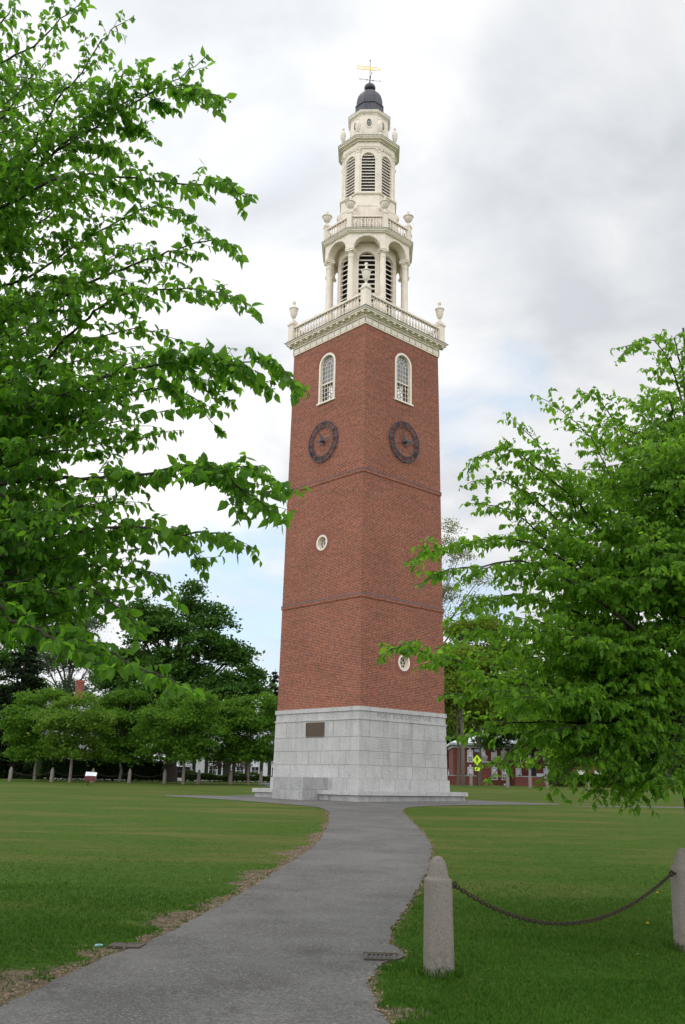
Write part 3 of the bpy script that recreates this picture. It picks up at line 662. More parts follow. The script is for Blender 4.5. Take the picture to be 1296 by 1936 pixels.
def arch_band(mb, X, r0, r1, zb, zs_, y0, y1, n=20):   # stilted arch band from sill to sill
    o_ = [(r1, zb)] + [(r1 * math.cos(a), zs_ + r1 * math.sin(a)) for a in np.linspace(0, PI, n + 1)] + [(-r1, zb)]
    i_ = [(r0, zb)] + [(r0 * math.cos(a), zs_ + r0 * math.sin(a)) for a in np.linspace(0, PI, n + 1)] + [(-r0, zb)]
    for k in range(len(o_) - 1): mb.prism([i_[k], o_[k], o_[k + 1], i_[k + 1]], y0, y1, X)
def arch_window(ph):
    h = hs(20.2); X = FM(ph)
    fr = MB(); arch_band(fr, X, .49, .605, WB, WS, h - .16, h + .025)
    w = fr.build('window', M['cream'], TW)
    si = MB(); si.box(-.66, .66, h - .2, h + .09, WB - .09, WB, X); si.build('sill', M['cream'], w)
    mu = MB(); y0, y1 = h - .15, h - .115; t = .011; zm = 19.95
    mu.box(-.49, .49, y0 - .03, y1 + .02, zm - .035, zm + .035, X)                   # meeting rail
    mu.box(-.49, .49, y0 - .03, y1, WB, WB + .07, X)
    for k in range(1, 5): s = -.49 + k * .98 / 5; mu.box(s - t, s + t, y0, y1, WB + .07, WS, X)
    for z in (19.25, 19.5, 19.73, 20.2, 20.44, 20.69): mu.box(-.49, .49, y0 + .003, y1 - .003, z - t, z + t, X)
    mu.box(-.49, .49, y0 + .003, y1 - .003, WS - t, WS + t, X)
    arch_band(mu, X, .19, .212, WS, WS, y0 + .002, y1 - .002, 12); arch_band(mu, X, .47, .49, WB, WS, y0 - .03, y1 + .01)
    arch_band(mu, X, .35, .368, WS, WS, y0 + .002, y1 - .002, 12)
    for k in range(1, 6):
        a = PI * k / 6; c, s_ = math.cos(a), math.sin(a)
        mu.prism([(.2 * c - t * s_, WS + .2 * s_ + t * c), (.2 * c + t * s_, WS + .2 * s_ - t * c), (.48 * c + t * s_, WS + .48 * s_ - t * c), (.48 * c - t * s_, WS + .48 * s_ + t * c)], y0 + .004, y1 - .004, X)
    mu.build('sash', M['white'] if False else M['cream'], w)
    gl = MB(); y = y0 + .012
    gl.add([(-.48, y, WB), (.48, y, WB), (.48, y, zm), (-.48, y, zm)], [(0, 1, 2, 3)], X)
    gl.build('lower_pane', M['glass'], w, fix=False)
    gu = MB(); gu.add([(.48, y + .01, zm)] + [(.48 * math.cos(a), y + .01, WS + .48 * math.sin(a)) for a in np.linspace(0, PI, 21)] + [(-.48, y + .01, zm)], [tuple(range(23))], X)
    gu.build('upper_pane', M['glass_grey'] if ph in (LEFT, RIGHT) else M['glass'], w, fix=False)  # the two viewed upper panes take the painted grey reflection
for ph in SIDES: arch_window(ph)
def round_window(ph, zc):
    h = hs(zc); X = FM(ph); fr = MB(); A = np.linspace(0, 2 * PI, 33)
    def annulus(mb, r0, r1, y0, y1):
        for a, b in zip(A, A[1:]): mb.prism([(r * math.cos(t), zc + r * math.sin(t)) for r, t in ((r0, a), (r1, a), (r1, b), (r0, b))], y0, y1, X)
    annulus(fr, .29, .385, h - .22, h + .02); w = fr.build('round_window', M['cream'], TW)
    mu = MB(); y0, y1 = h - .2, h - .16; annulus(mu, .26, .29, y0, y1); annulus(mu, .085, .11, y0, y1)
    for k in range(8):
        a = PI / 8 + k * PI / 4; c, s_ = math.cos(a), math.sin(a); t = .012
        mu.prism([(.1 * c - t * s_, zc + .1 * s_ + t * c), (.1 * c + t * s_, zc + .1 * s_ - t * c), (.28 * c + t * s_, zc + .28 * s_ - t * c), (.28 * c - t * s_, zc + .28 * s_ + t * c)], y0 + .003, y1 - .003, X)
    mu.build('muntins', M['cream'], w)
    gl = MB(); gl.add([(.285 * math.cos(a), y0 + .01, zc + .285 * math.sin(a)) for a in A[:-1]], [tuple(range(32))], X)
    gl.build('pane', M['glass_grey'] if ph == LEFT else M['glass_dark'], w, fix=False)  # left pane takes the painted grey reflection, right one stays dark
round_window(LEFT, 11.66); round_window(RIGHT, 6.05)

# clocks: open iron dials
NUM = ['XII', 'I', 'II', 'III', 'IIII', 'V', 'VI', 'VII', 'VIII', 'IX', 'X', 'XI']
def clock(ph, sc_):
    zc = 16.79; h = hs(zc); X = FM(ph) @ Matrix.Translation((sc_, 0, zc)); y0, y1 = h + .06, h + .10
    dl = MB(); A = np.linspace(0, 2 * PI, 61)
    def annulus(mb, r0, r1, ya, yb):
        for a, b in zip(A, A[1:]): mb.prism([(r * math.cos(t), r * math.sin(t)) for r, t in ((r0, a), (r1, a), (r1, b), (r0, b))], ya, yb, X)
    annulus(dl, 1.012, 1.05, y0, y1); annulus(dl, .745, .775, y0, y1)
    for k in range(12):
        a = k * PI / 6; dl.box(-.02, .02, h - .05, y0 + .02, .99, 1.03, X @ Matrix.Rotation(a, 4, 'Y')); dl.box(-.012, .012, y0 + .008, y1 - .008, .76, 1.01, X @ Matrix.Rotation(a + PI / 12, 4, 'Y'))
    d_ = dl.build('clock', M['iron'], TW)
    nm = MB()
    for k, txt in enumerate(NUM):
        Rk = X @ Matrix.Rotation(k * PI / 6, 4, 'Y'); tw = sum({'I': .055, 'V': .12, 'X': .13}[c] for c in txt); s = -tw / 2; b0, b1 = .755, 1.02
        for c in txt:
            w = {'I': .055, 'V': .12, 'X': .13}[c]; m = s + w / 2; t = .0115
            if c == 'I': nm.box(m - t, m + t, y0 + .004, y1 - .004, b0, b1, Rk)
            elif c == 'V':
                nm.prism([(s, b1), (s + 2 * t, b1), (m + t, b0), (m - t, b0)], y0 + .004, y1 - .004, Rk); nm.prism([(s + w - t, b1), (s + w, b1), (m + t * .6, b0), (m - t * .4, b0)], y0 + .006, y1 - .006, Rk)
            else:
                nm.prism([(s, b1), (s + 2 * t, b1), (s + w, b0), (s + w - 2 * t, b0)], y0 + .004, y1 - .004, Rk); nm.prism([(s + w - t, b1), (s + w, b1), (s + t, b0), (s, b0)], y0 + .006, y1 - .006, Rk)
            s += w
        nm.box(-tw / 2 - .012, tw / 2 + .012, y0 + .002, y1 - .002, b0 + .016, b0 + .028, Rk); nm.box(-tw / 2 - .012, tw / 2 + .012, y0 + .002, y1 - .002, b1 - .022, b1 - .010, Rk)
    nm.build('numerals', M['iron'], d_)
    def hand(name, ang, L, w, tail, y):
        hm = MB(); Rk = X @ Matrix.Rotation(ang, 4, 'Y')
        hm.prism([(-w * .55, 0), (-w, L * .35), (0, L), (w, L * .35), (w * .55, 0)], y, y + .02, Rk)
        hm.prism([(-w * .5, 0), (w * .5, 0), (w * 1.2, -tail * .85), (0, -tail), (-w * 1.2, -tail * .85)], y, y + .02, Rk); hm.build(name, M['iron'], d_)
    hand('hour_hand', R(-22), .62, .065, .26, y1 + .03); hand('minute_hand', R(84), .82, .055, .30, y1 + .07)
    hb_ = MB(); hb_.lathe([(.07, h - .05), (.07, y1 + .12), (.03, y1 + .15)], 12, 0, X @ Matrix.Rotation(-PI / 2, 4, 'X')); hb_.build('clock_hub', M['iron'], d_)
clock(LEFT, -.10); clock(RIGHT, .02)

# entablature of the shaft
en = MB(); en.sq([(2.69, 22.23), (2.72, 22.235), (2.72, 22.29), (2.69, 22.30), (2.69, 22.60), (2.73, 22.62), (2.73, 22.68), (2.80, 22.72), (2.80, 22.80), (2.98, 22.82), (2.98, 22.88), (3.02, 22.90), (3.05, 22.975), (2.4, 23.0)])
eo = en.build('cornice', M['cream'], TW)
fp = MB()
for ph in SIDES:
    X = FM(ph)
    for k in range(12):
        s = -2.69 + 5.38 * k / 12; fp.box(s + .02, s + 5.38 / 12 - .02, 2.68, 2.715, 22.33, 22.57, X)
        fp.box(s - .018, s + .018, 2.68, 2.735, 22.30, 22.60, X)
        for g_ in (-.03, .03): fp.box(s + g_ - .011, s + g_ + .011, 2.68, 2.719, 22.31, 22.59, X, 1)
    fp.box(-2.69, 2.69, 2.68, 2.7165, 22.585, 22.60, X, 1)
fp.build('frieze_panels', [M['cream'], simple('dark_joint', (.24, .20, .16), .9)], eo)  # second material: thin darker strips beside the dividers and along the top
mo = MB()
for ph in SIDES:
    X = FM(ph)
    for k in range(13):
        s = -2.74 + 5.48 * k / 12; mo.box(s - .07, s + .07, 2.75, 2.955, 22.735, 22.822, X)
mo.build('modillions', M['cream'], eo)
fz = MB(); fz.sq([(3.055, 22.972), (3.075, 22.974), (3.075, 22.992), (2.3, 23.06)]); fz.build('flashing', M['lead'], eo)
dk = MB(); dk.sq([(2.9, 22.99), (2.9, 23.04)]); dk.build('roof_deck', M['lead'], TW)

BALP = [(.05, 0), (.05, .04), (.03, .06), (.035, .09), (.062, .2), (.066, .27), (.05, .38), (.028, .5), (.026, .55), (.042, .57), (.042, .6), (.03, .62), (.05, .66), (.05, .70)]
def balu_mesh(hk, rk):
    mb = MB(); mb.lathe([(r * rk, z * hk / .70) for r, z in BALP], 8); o = mb.build('baluster', M['cream'], None, smooth=True); return o
bproto = balu_mesh(.66, 1.0); bdata = bproto.data; bpy.data.objects.remove(bproto)
bproto = balu_mesh(.60, .80); bdata2 = bproto.data; bpy.data.objects.remove(bproto)
def put_balusters(rail, data, spots, hidden):
    for p in spots:
        o = bpy.data.objects.new('baluster', data); COL.objects.link(o); o.parent = rail; o.location = p
    if hidden:
        vs = np.array([v.co[:] for v in data.vertices]); fs = [tuple(p.vertices) for p in data.polygons]; mb = MB()
        for p in hidden: mb.add([Vector(v) + Vector(p) for v in vs], fs)
        o = mb.build('baluster', M['cream'], rail, smooth=True); o['kind'] = 'stuff'
def urn(cx, cy, z, prof, name='urn', n=14):
    mb = MB(); mb.lathe(prof, n); o = mb.build(name, M['cream'], TW, smooth=False)
    o.location = (cx, cy, z); return o
# square balustrade
BH = 2.75
rail = MB(); spots = []; hid = []
for ph in SIDES:
    X = FM(ph); e = BH - .2
    rail.box(-e, e, BH - .09, BH + .09, 23.06, 23.15, X); rail.box(-e, e, BH - .10, BH + .10, 23.80, 23.87, X); rail.box(-e, e, BH - .075, BH + .075, 23.87, 23.93, X)
    for k in range(23):
        p = X @ Vector((-e + 2 * e * (k + .5) / 23, BH, 23.148)); (spots if ph in (LEFT, RIGHT) else hid).append(p)
ro = rail.build('balustrade', M['cream'], TW); put_balusters(ro, bdata, spots, hid)
pd = None
for sx, sy in ((1, -1), (-1, -1), (1, 1), (-1, 1)):
    mb = MB(); mb.sq([(.22, 23.04), (.22, 23.16), (.185, 23.18), (.185, 23.98), (.215, 24.0), (.235, 24.06), (.235, 24.10), (.17, 24.14), (.15, 24.26), (.10, 24.30)], cx=sx * BH, cy=sy * BH)
    mb.build('pedestal', M['cream'], TW)
    urn(sx * BH, sy * BH, 24.28, [(.12, 0), (.12, .05), (.055, .09), (.045, .16), (.075, .20), (.125, .27), (.175, .42), (.205, .60), (.215, .70), (.25, .73), (.25, .765), (.185, .80), (.10, .86), (.065, .90), (.055, 1.0), (.085, 1.06), (.10, 1.12), (.085, 1.18), (.04, 1.22)])

# octagonal arcade
OCT = [k * PI / 4 for k in range(8)]; VERT = [PI / 8 + k * PI / 4 for k in range(8)]
def arch_panel(mb, X, s1, z0, z1, a, zb, zs_, y0, y1, n=16):
    """wall panel of half width s1 from z0 to z1 with an arched opening; y0 inner, y1 outer face"""
    def quad(p):
        m = len(p); mb.add([(s, y1, z) for s, z in p], [tuple(range(m))], X); mb.add([(s, y0, z) for s, z in p], [tuple(range(m))[::-1]], X)
    if zb > z0: quad([(-s1, z0), (s1, z0), (s1, zb), (-s1, zb)])
    for g_ in (-1, 1):
        if zs_ > zb: quad([(g_ * s1, zb), (g_ * a, zb), (g_ * a, zs_), (g_ * s1, zs_)])
        quad([(g_ * s1, zs_), (g_ * a, zs_), (g_ * a, z1), (g_ * s1, z1)])
    ar = [(a * math.cos(t), zs_ + a * math.sin(t)) for t in np.linspace(0, PI, n + 1)]
    for p, q in zip(ar, ar[1:]): quad([p, (p[0], z1), (q[0], z1), q])
    op = ([(a, zb)] if zs_ > zb else []) + ar + ([(-a, zb)] if zs_ > zb else []); m = len(op)
    mb.add([(s, y1, z) for s, z in op] + [(s, y0, z) for s, z in op], [(i, i + 1, m + i + 1, m + i) for i in range(m - 1)], X)
    if zb > z0: mb.add([(-a, y1, zb), (a, y1, zb), (a, y0, zb), (-a, y0, zb)], [(0, 1, 2, 3)], X)
AA = 2.235; t22 = math.tan(PI / 8)
aw = MB()
for ph in OCT: arch_panel(aw, FM(ph), AA * t22, 27.36, 28.20, .68, 27.36, 27.40, AA - .42, AA)
aw.octa([(1.50, 28.14), (AA - .02, 28.14), (AA - .02, 28.2)], cap1=False)
awo = aw.build('arcade', M['cream'], TW, fix=False)
for ph in OCT:
    av = MB(); arch_band(av, FM(ph), .682, .79, 27.40, 27.42, AA - .03, AA + .022); av.prism([(-.06, 28.06), (.06, 28.06), (.075, 28.17), (-.075, 28.17)], AA - .03, AA + .05, FM(ph))
    av.build('archivolt', M['cream'], awo)
for v in VERT:                                                # undersides of the springers
    uw = MB(); X = Matrix.Translation((2.20 * math.cos(v), 2.20 * math.sin(v), 0)) @ Matrix.Rotation(v, 4, 'Z'); uw.box(-.23, .19, -.24, .24, 27.34, 27.40, X)
    uw.build('impost', M['cream'], awo)
for v in VERT:
    cx, cy = 2.17 * math.cos(v), 2.17 * math.sin(v); mb = MB()
    mb.sq([(.23, 23.04), (.23, 23.2)], X=Matrix.Translation((cx, cy, 0)) @ Matrix.Rotation(v, 4, 'Z'))
    mb.lathe([(.22, 23.2), (.22, 23.27), (.185, 23.3), (.172, 23.34)] + [(.172 - .026 * (k / 6) ** 1.6, 23.34 + 3.56 * k / 6) for k in range(7)], 18, cx=cx, cy=cy)
    co_ = mb.build('column', M['cream'], TW)
    cpt = MB(); cpt.lathe([(.165, 26.90), (.165, 26.94), (.148, 26.96), (.15, 27.12), (.19, 27.17), (.215, 27.22)], 18, cx=cx, cy=cy)
    cpt.sq([(.225, 27.22), (.225, 27.30), (.245, 27.32), (.245, 27.345)], X=Matrix.Translation((cx, cy, 0)) @ Matrix.Rotation(v, 4, 'Z'))
    cpt.build('capital', M['cream'], co_)
en2 = MB(); en2.octa([(AA - .4, 28.195), (AA + .02, 28.195), (AA + .02, 28.22), (AA + .06, 28.24), (AA + .06, 28.30), (AA + .13, 28.315), (AA + .15, 28.34), (AA + .15, 28.38), (AA + .19, 28.41), (AA + .20, 28.455), (1.5, 28.48)])
e2 = en2.build('octagon_cornice', M['cream'], TW)
de = MB()
for ph in OCT:
    X = FM(ph)
    for k in range(20):
        s = -.93 + 1.86 * (k + .5) / 20; de.box(s - .025, s + .025, AA + .05, AA + .115, 28.245, 28.31, X)
de.build('dentils', M['cream'], e2)
f2 = MB(); f2.octa([(AA + .202, 28.452), (AA + .215, 28.454), (AA + .215, 28.470), (1.5, 28.52)]); f2.build('flashing', M['lead'], e2)
# louvred core inside the arcade
def louvred(name, apo, z0, z1, a, zb, zs_, nsl, thick=.16, trim=.1, chin=True):
    mb = MB()
    for ph in OCT: arch_panel(mb, FM(ph), apo * t22, z0, z1, a, zb, zs_, apo - thick, apo)
    o = mb.build(name, M['cream'], TW, fix=False)
    tm = MB()
    for ph in OCT: arch_band(tm, FM(ph), a - .002, a + trim, zb, zs_, apo - .05, apo + .03); tm.box(-a - trim - .03, -a + .004, apo - .02, apo + .045, zs_ - .06, zs_ + .0, FM(ph)); tm.box(a - .004, a + trim + .03, apo - .02, apo + .045, zs_ - .06, zs_, FM(ph))
    tm.build('arch_trim', M['cream'], o)
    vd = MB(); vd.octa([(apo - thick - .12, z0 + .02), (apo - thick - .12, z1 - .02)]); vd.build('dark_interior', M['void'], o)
    for ph in OCT:
        lv = MB(); X = FM(ph); top = zs_ + a
        for k in range(nsl):
            z = zb + (top - zb) * (k + .35) / nsl; hw = a if z < zs_ else math.sqrt(max(0, a * a - (z + .03 - zs_) ** 2))
            if hw < .08: continue
            pz = (top - zb) / nsl; lo, hi = z - pz * .26, z + pz * .26
            lv.add([(-hw, apo - .03, lo), (hw, apo - .03, lo), (hw, apo - .03, lo + .05), (-hw, apo - .03, lo + .05), (-hw, apo - thick - .06, hi), (hw, apo - thick - .06, hi), (hw, apo - thick - .06, hi + .05), (-hw, apo - thick - .06, hi + .05)],
                   [(0, 1, 2, 3), (4, 7, 6, 5), (0, 4, 5, 1), (1, 5, 6, 2), (2, 6, 7, 3), (3, 7, 4, 0)], X)
        lv.build('louvres', M['louvre'], o)
    return o
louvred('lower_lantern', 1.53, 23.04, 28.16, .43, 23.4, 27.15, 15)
# octagonal balustrade with its posts and urns
OR = 2.19; rail = MB(); spots = []; hid = []
for ph in OCT:
    X = FM(ph); e = OR * t22 - .12
    rail.box(-e, e, OR - .07, OR + .07, 28.50, 28.58, X); rail.box(-e, e, OR - .08, OR + .08, 29.20, 29.27, X); rail.box(-e, e, OR - .06, OR + .06, 29.27, 29.31, X)
    for k in range(8):
        p = X @ Vector((-e + 2 * e * (k + .5) / 8, OR, 28.578)); vis = math.cos(ph - R(-45)) > -.1
        (spots if vis else hid).append(p)
o2 = rail.build('octagon_balustrade', M['cream'], TW); put_balusters(o2, bdata2, spots, hid)
for v in VERT:
    rr = OR / math.cos(PI / 8); cx, cy = rr * math.cos(v), rr * math.sin(v); X = Matrix.Translation((cx, cy, 0)) @ Matrix.Rotation(v, 4, 'Z')
    mb = MB(); mb.sq([(.15, 28.47), (.15, 28.62), (.13, 28.63), (.13, 29.36), (.155, 29.38), (.17, 29.44), (.17, 29.48), (.10, 29.53), (.07, 29.58)], X=X); mb.build('post', M['cream'], TW)
    urn(cx, cy, 29.56, [(.09, 0), (.09, .04), (.045, .08), (.04, .14), (.09, .18), (.17, .26), (.225, .38), (.24, .47), (.285, .50), (.285, .53), (.2, .565), (.1, .62), (.05, .66), (.045, .74), (.07, .79), (.06, .85), (.03, .90)])
# drum between the tiers
dr = MB(); dr.octa([(1.56, 28.48), (1.56, 28.75), (1.50, 28.78), (1.50, 30.36), (1.52, 30.37), (1.52, 30.42), (1.47, 30.44), (1.46, 31.08), (1.52, 31.10), (1.55, 31.14), (1.55, 31.19), (1.42, 31.27)])
dro = dr.build('drum', M['cream'], TW)
for ph in OCT:
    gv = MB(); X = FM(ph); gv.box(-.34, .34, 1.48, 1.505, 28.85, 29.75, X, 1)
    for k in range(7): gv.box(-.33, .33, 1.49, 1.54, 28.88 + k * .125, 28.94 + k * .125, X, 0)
    for s in (-.34, -.17, 0, .17, .34): gv.box(s - .025, s + .025, 1.49, 1.548, 28.85, 29.76, X, 0)
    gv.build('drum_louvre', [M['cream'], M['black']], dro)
for v in VERT:
    cs = MB(); X = Matrix.Rotation(v, 4, 'Z')
    cs.prism([(1.5, 28.5), (2.0, 28.5), (2.02, 28.8), (1.86, 29.0), (1.76, 29.5), (1.74, 29.95), (1.80, 30.1), (1.80, 30.25), (1.72, 30.32), (1.5, 30.34)], -.11, .11, X)
    cs.build('scroll_buttress', M['cream'], dro)
# upper belfry
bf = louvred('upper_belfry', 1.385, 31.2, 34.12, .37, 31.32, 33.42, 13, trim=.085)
for v in VERT:
    rr = 1.385 / math.cos(PI / 8); X = Matrix.Rotation(v, 4, 'Z'); mb = MB()
    prof = [(rr - .12, -.17), (rr - .015, -.125), (rr + .035, -.12), (rr + .035, .12), (rr - .015, .125), (rr - .12, .17)]
    def pil(z0, z1, g_):
        n = len(prof); pp = [(x + g_, y * (1 + g_ * 3)) for x, y in prof]
        mb.add([(x, y, z0) for x, y in pp] + [(x, y, z1) for x, y in pp], [tuple(range(n))[::-1], tuple(range(n, 2 * n))] + [(i, (i + 1) % n, n + (i + 1) % n, n + i) for i in range(n)], X)
    pil(31.26, 31.38, .03); pil(31.38, 33.78, 0); po_ = mb.build('pilaster', M['cream'], TW)
    mb = MB(); pil(33.78, 33.82, .02); pil(33.82, 33.95, .012); pil(33.95, 34.0, .045); pil(34.0, 34.05, .065)
    for sy in (-.13, .13): mb.lathe([(.055, -.03), (.055, .03)], 10, 0, X @ Matrix.Translation((rr + .06, sy, 33.93)) @ Matrix.Rotation(PI / 2, 4, 'Y'))
    mb.build('capital', M['cream'], po_)
en3 = MB(); en3.octa([(1.30, 34.04), (1.43, 34.05), (1.43, 34.13), (1.455, 34.14), (1.455, 34.22), (1.42, 34.24), (1.42, 34.44), (1.47, 34.46), (1.50, 34.50), (1.57, 34.53), (1.64, 34.56), (1.64, 34.62), (1.69, 34.65), (1.70, 34.71), (1.0, 34.76)])
e3 = en3.build('belfry_cornice', M['cream'], TW)
de = MB()
for ph in OCT:
    X = FM(ph)
    for k in range(16):
        s = -.59 + 1.18 * (k + .5) / 16; de.box(s - .022, s + .022, 1.45, 1.515, 34.44, 34.495, X)
de.build('dentils', M['cream'], e3)
f3 = MB(); f3.octa([(1.702, 34.705), (1.715, 34.707), (1.715, 34.722), (1.0, 34.79)]); f3.build('flashing', M['lead'], e3)
for v in VERT:
    rr = 1.56; cx, cy = rr * math.cos(v), rr * math.sin(v)
    urn(cx, cy, 34.74, [(.16, 0), (.16, .10), (.10, .13), (.085, .20), (.05, .24), (.05, .30), (.09, .36), (.14, .52), (.158, .72), (.15, .86), (.12, .95), (.08, 1.0), (.05, 1.03), (.05, 1.10), (.075, 1.15), (.055, 1.24), (.02, 1.28)])
# top drum, dome, finial
d3 = MB(); d3.octa([(1.10, 34.74), (1.10, 35.0), (1.04, 35.03), (1.04, 36.50), (1.07, 36.52), (1.07, 36.57), (1.11, 36.60), (1.15, 36.65), (1.17, 36.72), (1.175, 36.79), (.7, 36.84)])
d3o = d3.build('top_drum', M['cream'], TW)
f4 = MB(); f4.octa([(1.178, 36.782), (1.19, 36.784), (1.19, 36.80), (.7, 36.86)]); f4.build('flashing', M['lead'], d3o)
for ph in OCT:
    X = FM(ph); ov = MB(); A = np.linspace(0, 2 * PI, 25); zc = 35.98
    def el(mb, a0, b0, a1, b1, y0, y1, mi=0):
        for p, q in zip(A, A[1:]): mb.prism([(a0 * math.cos(p), zc + b0 * math.sin(p)), (a1 * math.cos(p), zc + b1 * math.sin(p)), (a1 * math.cos(q), zc + b1 * math.sin(q)), (a0 * math.cos(q), zc + b0 * math.sin(q))], y0, y1, X, mi)
    el(ov, .14, .26, .20, .33, 1.03, 1.075); w = ov.build('oval_window', M['cream'], d3o)
    mu = MB(); el(mu, .055, .10, .068, .115, 1.045, 1.06)
    for k in range(6):
        a = k * PI / 3 + PI / 6; mu.tube([(.06 * math.cos(a), 1.052, zc + .105 * math.sin(a)), (.145 * math.cos(a), 1.052, zc + .265 * math.sin(a))], .008, 4, 0, X)
    mu.add([(.145 * math.cos(a), 1.043, zc + .265 * math.sin(a)) for a in A[:-1]], [tuple(range(24))], X, 1)
    mu.build('oval_pane', [M['cream'], M['glass_dark']], w, fix=False) if False else mu.build('oval_pane', [M['cream'], M['glass_dark']], d3o, fix=False)
dm = MB(); dm.octa([(.86, 36.80), (.80, 36.95), (.765, 37.15), (.755, 37.45), (.76, 37.58), (.80, 37.62), (.80, 37.67), (.745, 37.72), (.735, 37.95), (.70, 38.2), (.635, 38.43), (.53, 38.64), (.40, 38.78), (.29, 38.86), (.24, 38.92), (.21, 38.98)])
dmo = dm.build('dome', M['copper'], TW)
bl = MB(); bl.lathe([(.19, 38.96), (.24, 38.99), (.315, 39.08), (.335, 39.17), (.315, 39.27), (.24, 39.36), (.13, 39.42), (.06, 39.46)], 20); bl.build('finial_ball', M['copper'], dmo, smooth=True)
rd = MB(); rd.lathe([(.035, 39.4), (.05, 39.55), (.025, 39.6), (.045, 39.74), (.022, 39.85), (.035, 40.0), (.018, 40.06), (.014, 41.08)], 8); rd.lathe([(.01, 41.07), (.045, 41.12), (.01, 41.17)], 8)
VX = Matrix.Rotation(-(R(-45) + YAW), 4, 'Z')               # weather vane lies across the view
vane = rd.build('weather_vane', M['iron'], TW)
ar = MB()
for k in range(4):
    X = VX @ Matrix.Rotation(R(8) + k * PI / 2, 4, 'Z')
    ar.tube([(.02, 0, 39.74), (.5, 0, 39.74)], .012, 5, 0, X); ar.lathe([(.0, .12), (.045, .17), (.0, .24)], 6, 0, X @ Matrix.Translation((0, 0, 39.74)) @ Matrix.Rotation(PI / 2, 4, 'Y'))
ar.build('compass_arms', M['iron'], vane)
for k, c in enumerate('ENWS'):
    a = R(8) + k * PI / 2; p = Vector((.58 * math.cos(a), .58 * math.sin(a), 39.74))
    text_mesh('compass_letter', c, .17, VX @ Matrix.Translation(p) @ Matrix.Rotation(PI / 2, 4, 'X'), M['iron'], vane, .006)
bnr = MB()
up = [(-.78 + 1.0 * t, 40.66 + .10 * (1 - t) + .035 * math.sin(t * 12)) for t in np.linspace(0, 1, 14)]; lo = [(-.78 + 1.0 * t, 40.42 + .09 * (1 - t) + .03 * math.sin(t * 12 + .5)) for t in np.linspace(0, 1, 14)]
mid = [(-.74 + .78 * t, 40.56 + .05 * (1 - t) + .03 * math.sin(t * 12 + .3)) for t in np.linspace(0, 1, 11)]
for i in range(13):
    x0, x1 = up[i][0], up[i + 1][0]
    if x1 < .02:
        bnr.prism([up[i], up[i + 1], (up[i + 1][0], up[i + 1][1] - .10), (up[i][0], up[i][1] - .03)], -.012, .012, VX)
        bnr.prism([lo[i], lo[i + 1], (lo[i + 1][0], lo[i + 1][1] + .10), (lo[i][0], lo[i][1] + .03)], -.012, .012, VX)
    else: bnr.prism([up[i], up[i + 1], lo[i + 1], lo[i]], -.012, .012, VX)
bnr.tube([(.2, 0, 40.66), (.4, 0, 40.62), (.5, 0, 40.52)], .016, 5, 0, VX); bnr.tube([(.2, 0, 40.44), (.38, 0, 40.42), (.5, 0, 40.50)], .016, 5, 0, VX)
bnr.prism([(.48, 40.50), (.56, 40.58), (.64, 40.50), (.56, 40.43)], -.012, .012, VX); bnr.build('banner', M['gold'], vane)

# ------------------------------------------------------------------ granite posts and chains
def sup_ring(a, z, e=3.4, n=28):
    out = []
    for k in range(n):
        t = 2 * PI * k / n; c, s = math.cos(t), math.sin(t); r = a / (abs(c) ** e + abs(s) ** e) ** (1 / e); out.append((r * c, r * s, z))
    return out
def make_post(h=.985):
    mb = MB(); rings = []
    for a, z, e in ((.142, -.25, 5), (.137, .0, 5), (.133, .1, 5), (.121, .775, 5), (.119, .792, 4.5), (.100, .800, 4), (.095, .825, 3), (.091, .86, 2.6), (.080, .91, 2.3), (.062, .95, 2.2), (.036, .977, 2), (.012, .985, 2)): rings.append(sup_ring(a, z * h / .985, e))
    n = 28; vs = [p for r in rings for p in r]
    fs = [(i * n + k, i * n + (k + 1) % n, (i + 1) * n + (k + 1) % n, (i + 1) * n + k) for i in range(len(rings) - 1) for k in range(n)] + [tuple(range(n))[::-1], tuple((len(rings) - 1) * n + k for k in range(n))]
    mb.add(vs, fs)
    for i, v in enumerate(mb.v): j = (math.sin(i * 12.9898) * 43758.5) % 1; k = .93 * (1 + (j - .5) * .012); v.x *= k; v.y *= k
    return mb
def place_post(p, yaw, label, group, h=.985, lean=(0, 0), data=None):
    if data is None: o = make_post(h).build('stone_post', M['post'], None, smooth=True)
    else: o = bpy.data.objects.new('stone_post', data); COL.objects.link(o)
    o.location = p; o.rotation_euler = (lean[0], lean[1], yaw); return tag(o, label, 'bollard', group)
A_, B_ = posts_near
dirv = (B_ - A_); yawp = math.atan2(dirv.y, dirv.x)
g_near = 'granite posts carrying the rusty chain'
pa = place_post(A_, yawp * .35, 'large round-topped granite post beside the path, nearest of all', g_near)
pb = place_post(B_, yawp * .35, 'granite post at the far end of the near chain, cut by the picture edge', g_near, data=pa.data)
def eye(post, world_dir):
    d_ = (post.matrix_basis.to_3x3().inverted() @ world_dir); d_.z = 0; d_.normalize(); mb = MB(); c = d_ * .108
    mb.tube([c + Vector((0, 0, .735)), c + d_ * .05 + Vector((0, 0, .735))], .012, 8)
    side = Vector((-d_.y, d_.x, 0)); q = c + d_ * .065 + Vector((0, 0, .735))
    mb.tube([q + (d_ * math.cos(t) + Vector((0, 0, 1)) * math.sin(t)) * .026 for t in np.linspace(0, 2 * PI, 14)], .008, 6)
    return mb.build('eye_bolt', M['chain'], post), post.matrix_basis @ q
u = dirv.normalized(); u2 = Vector((u.x, u.y, 0)).normalized()
_, qa = eye(pa, u2); _, qb = eye(pb, -u2)
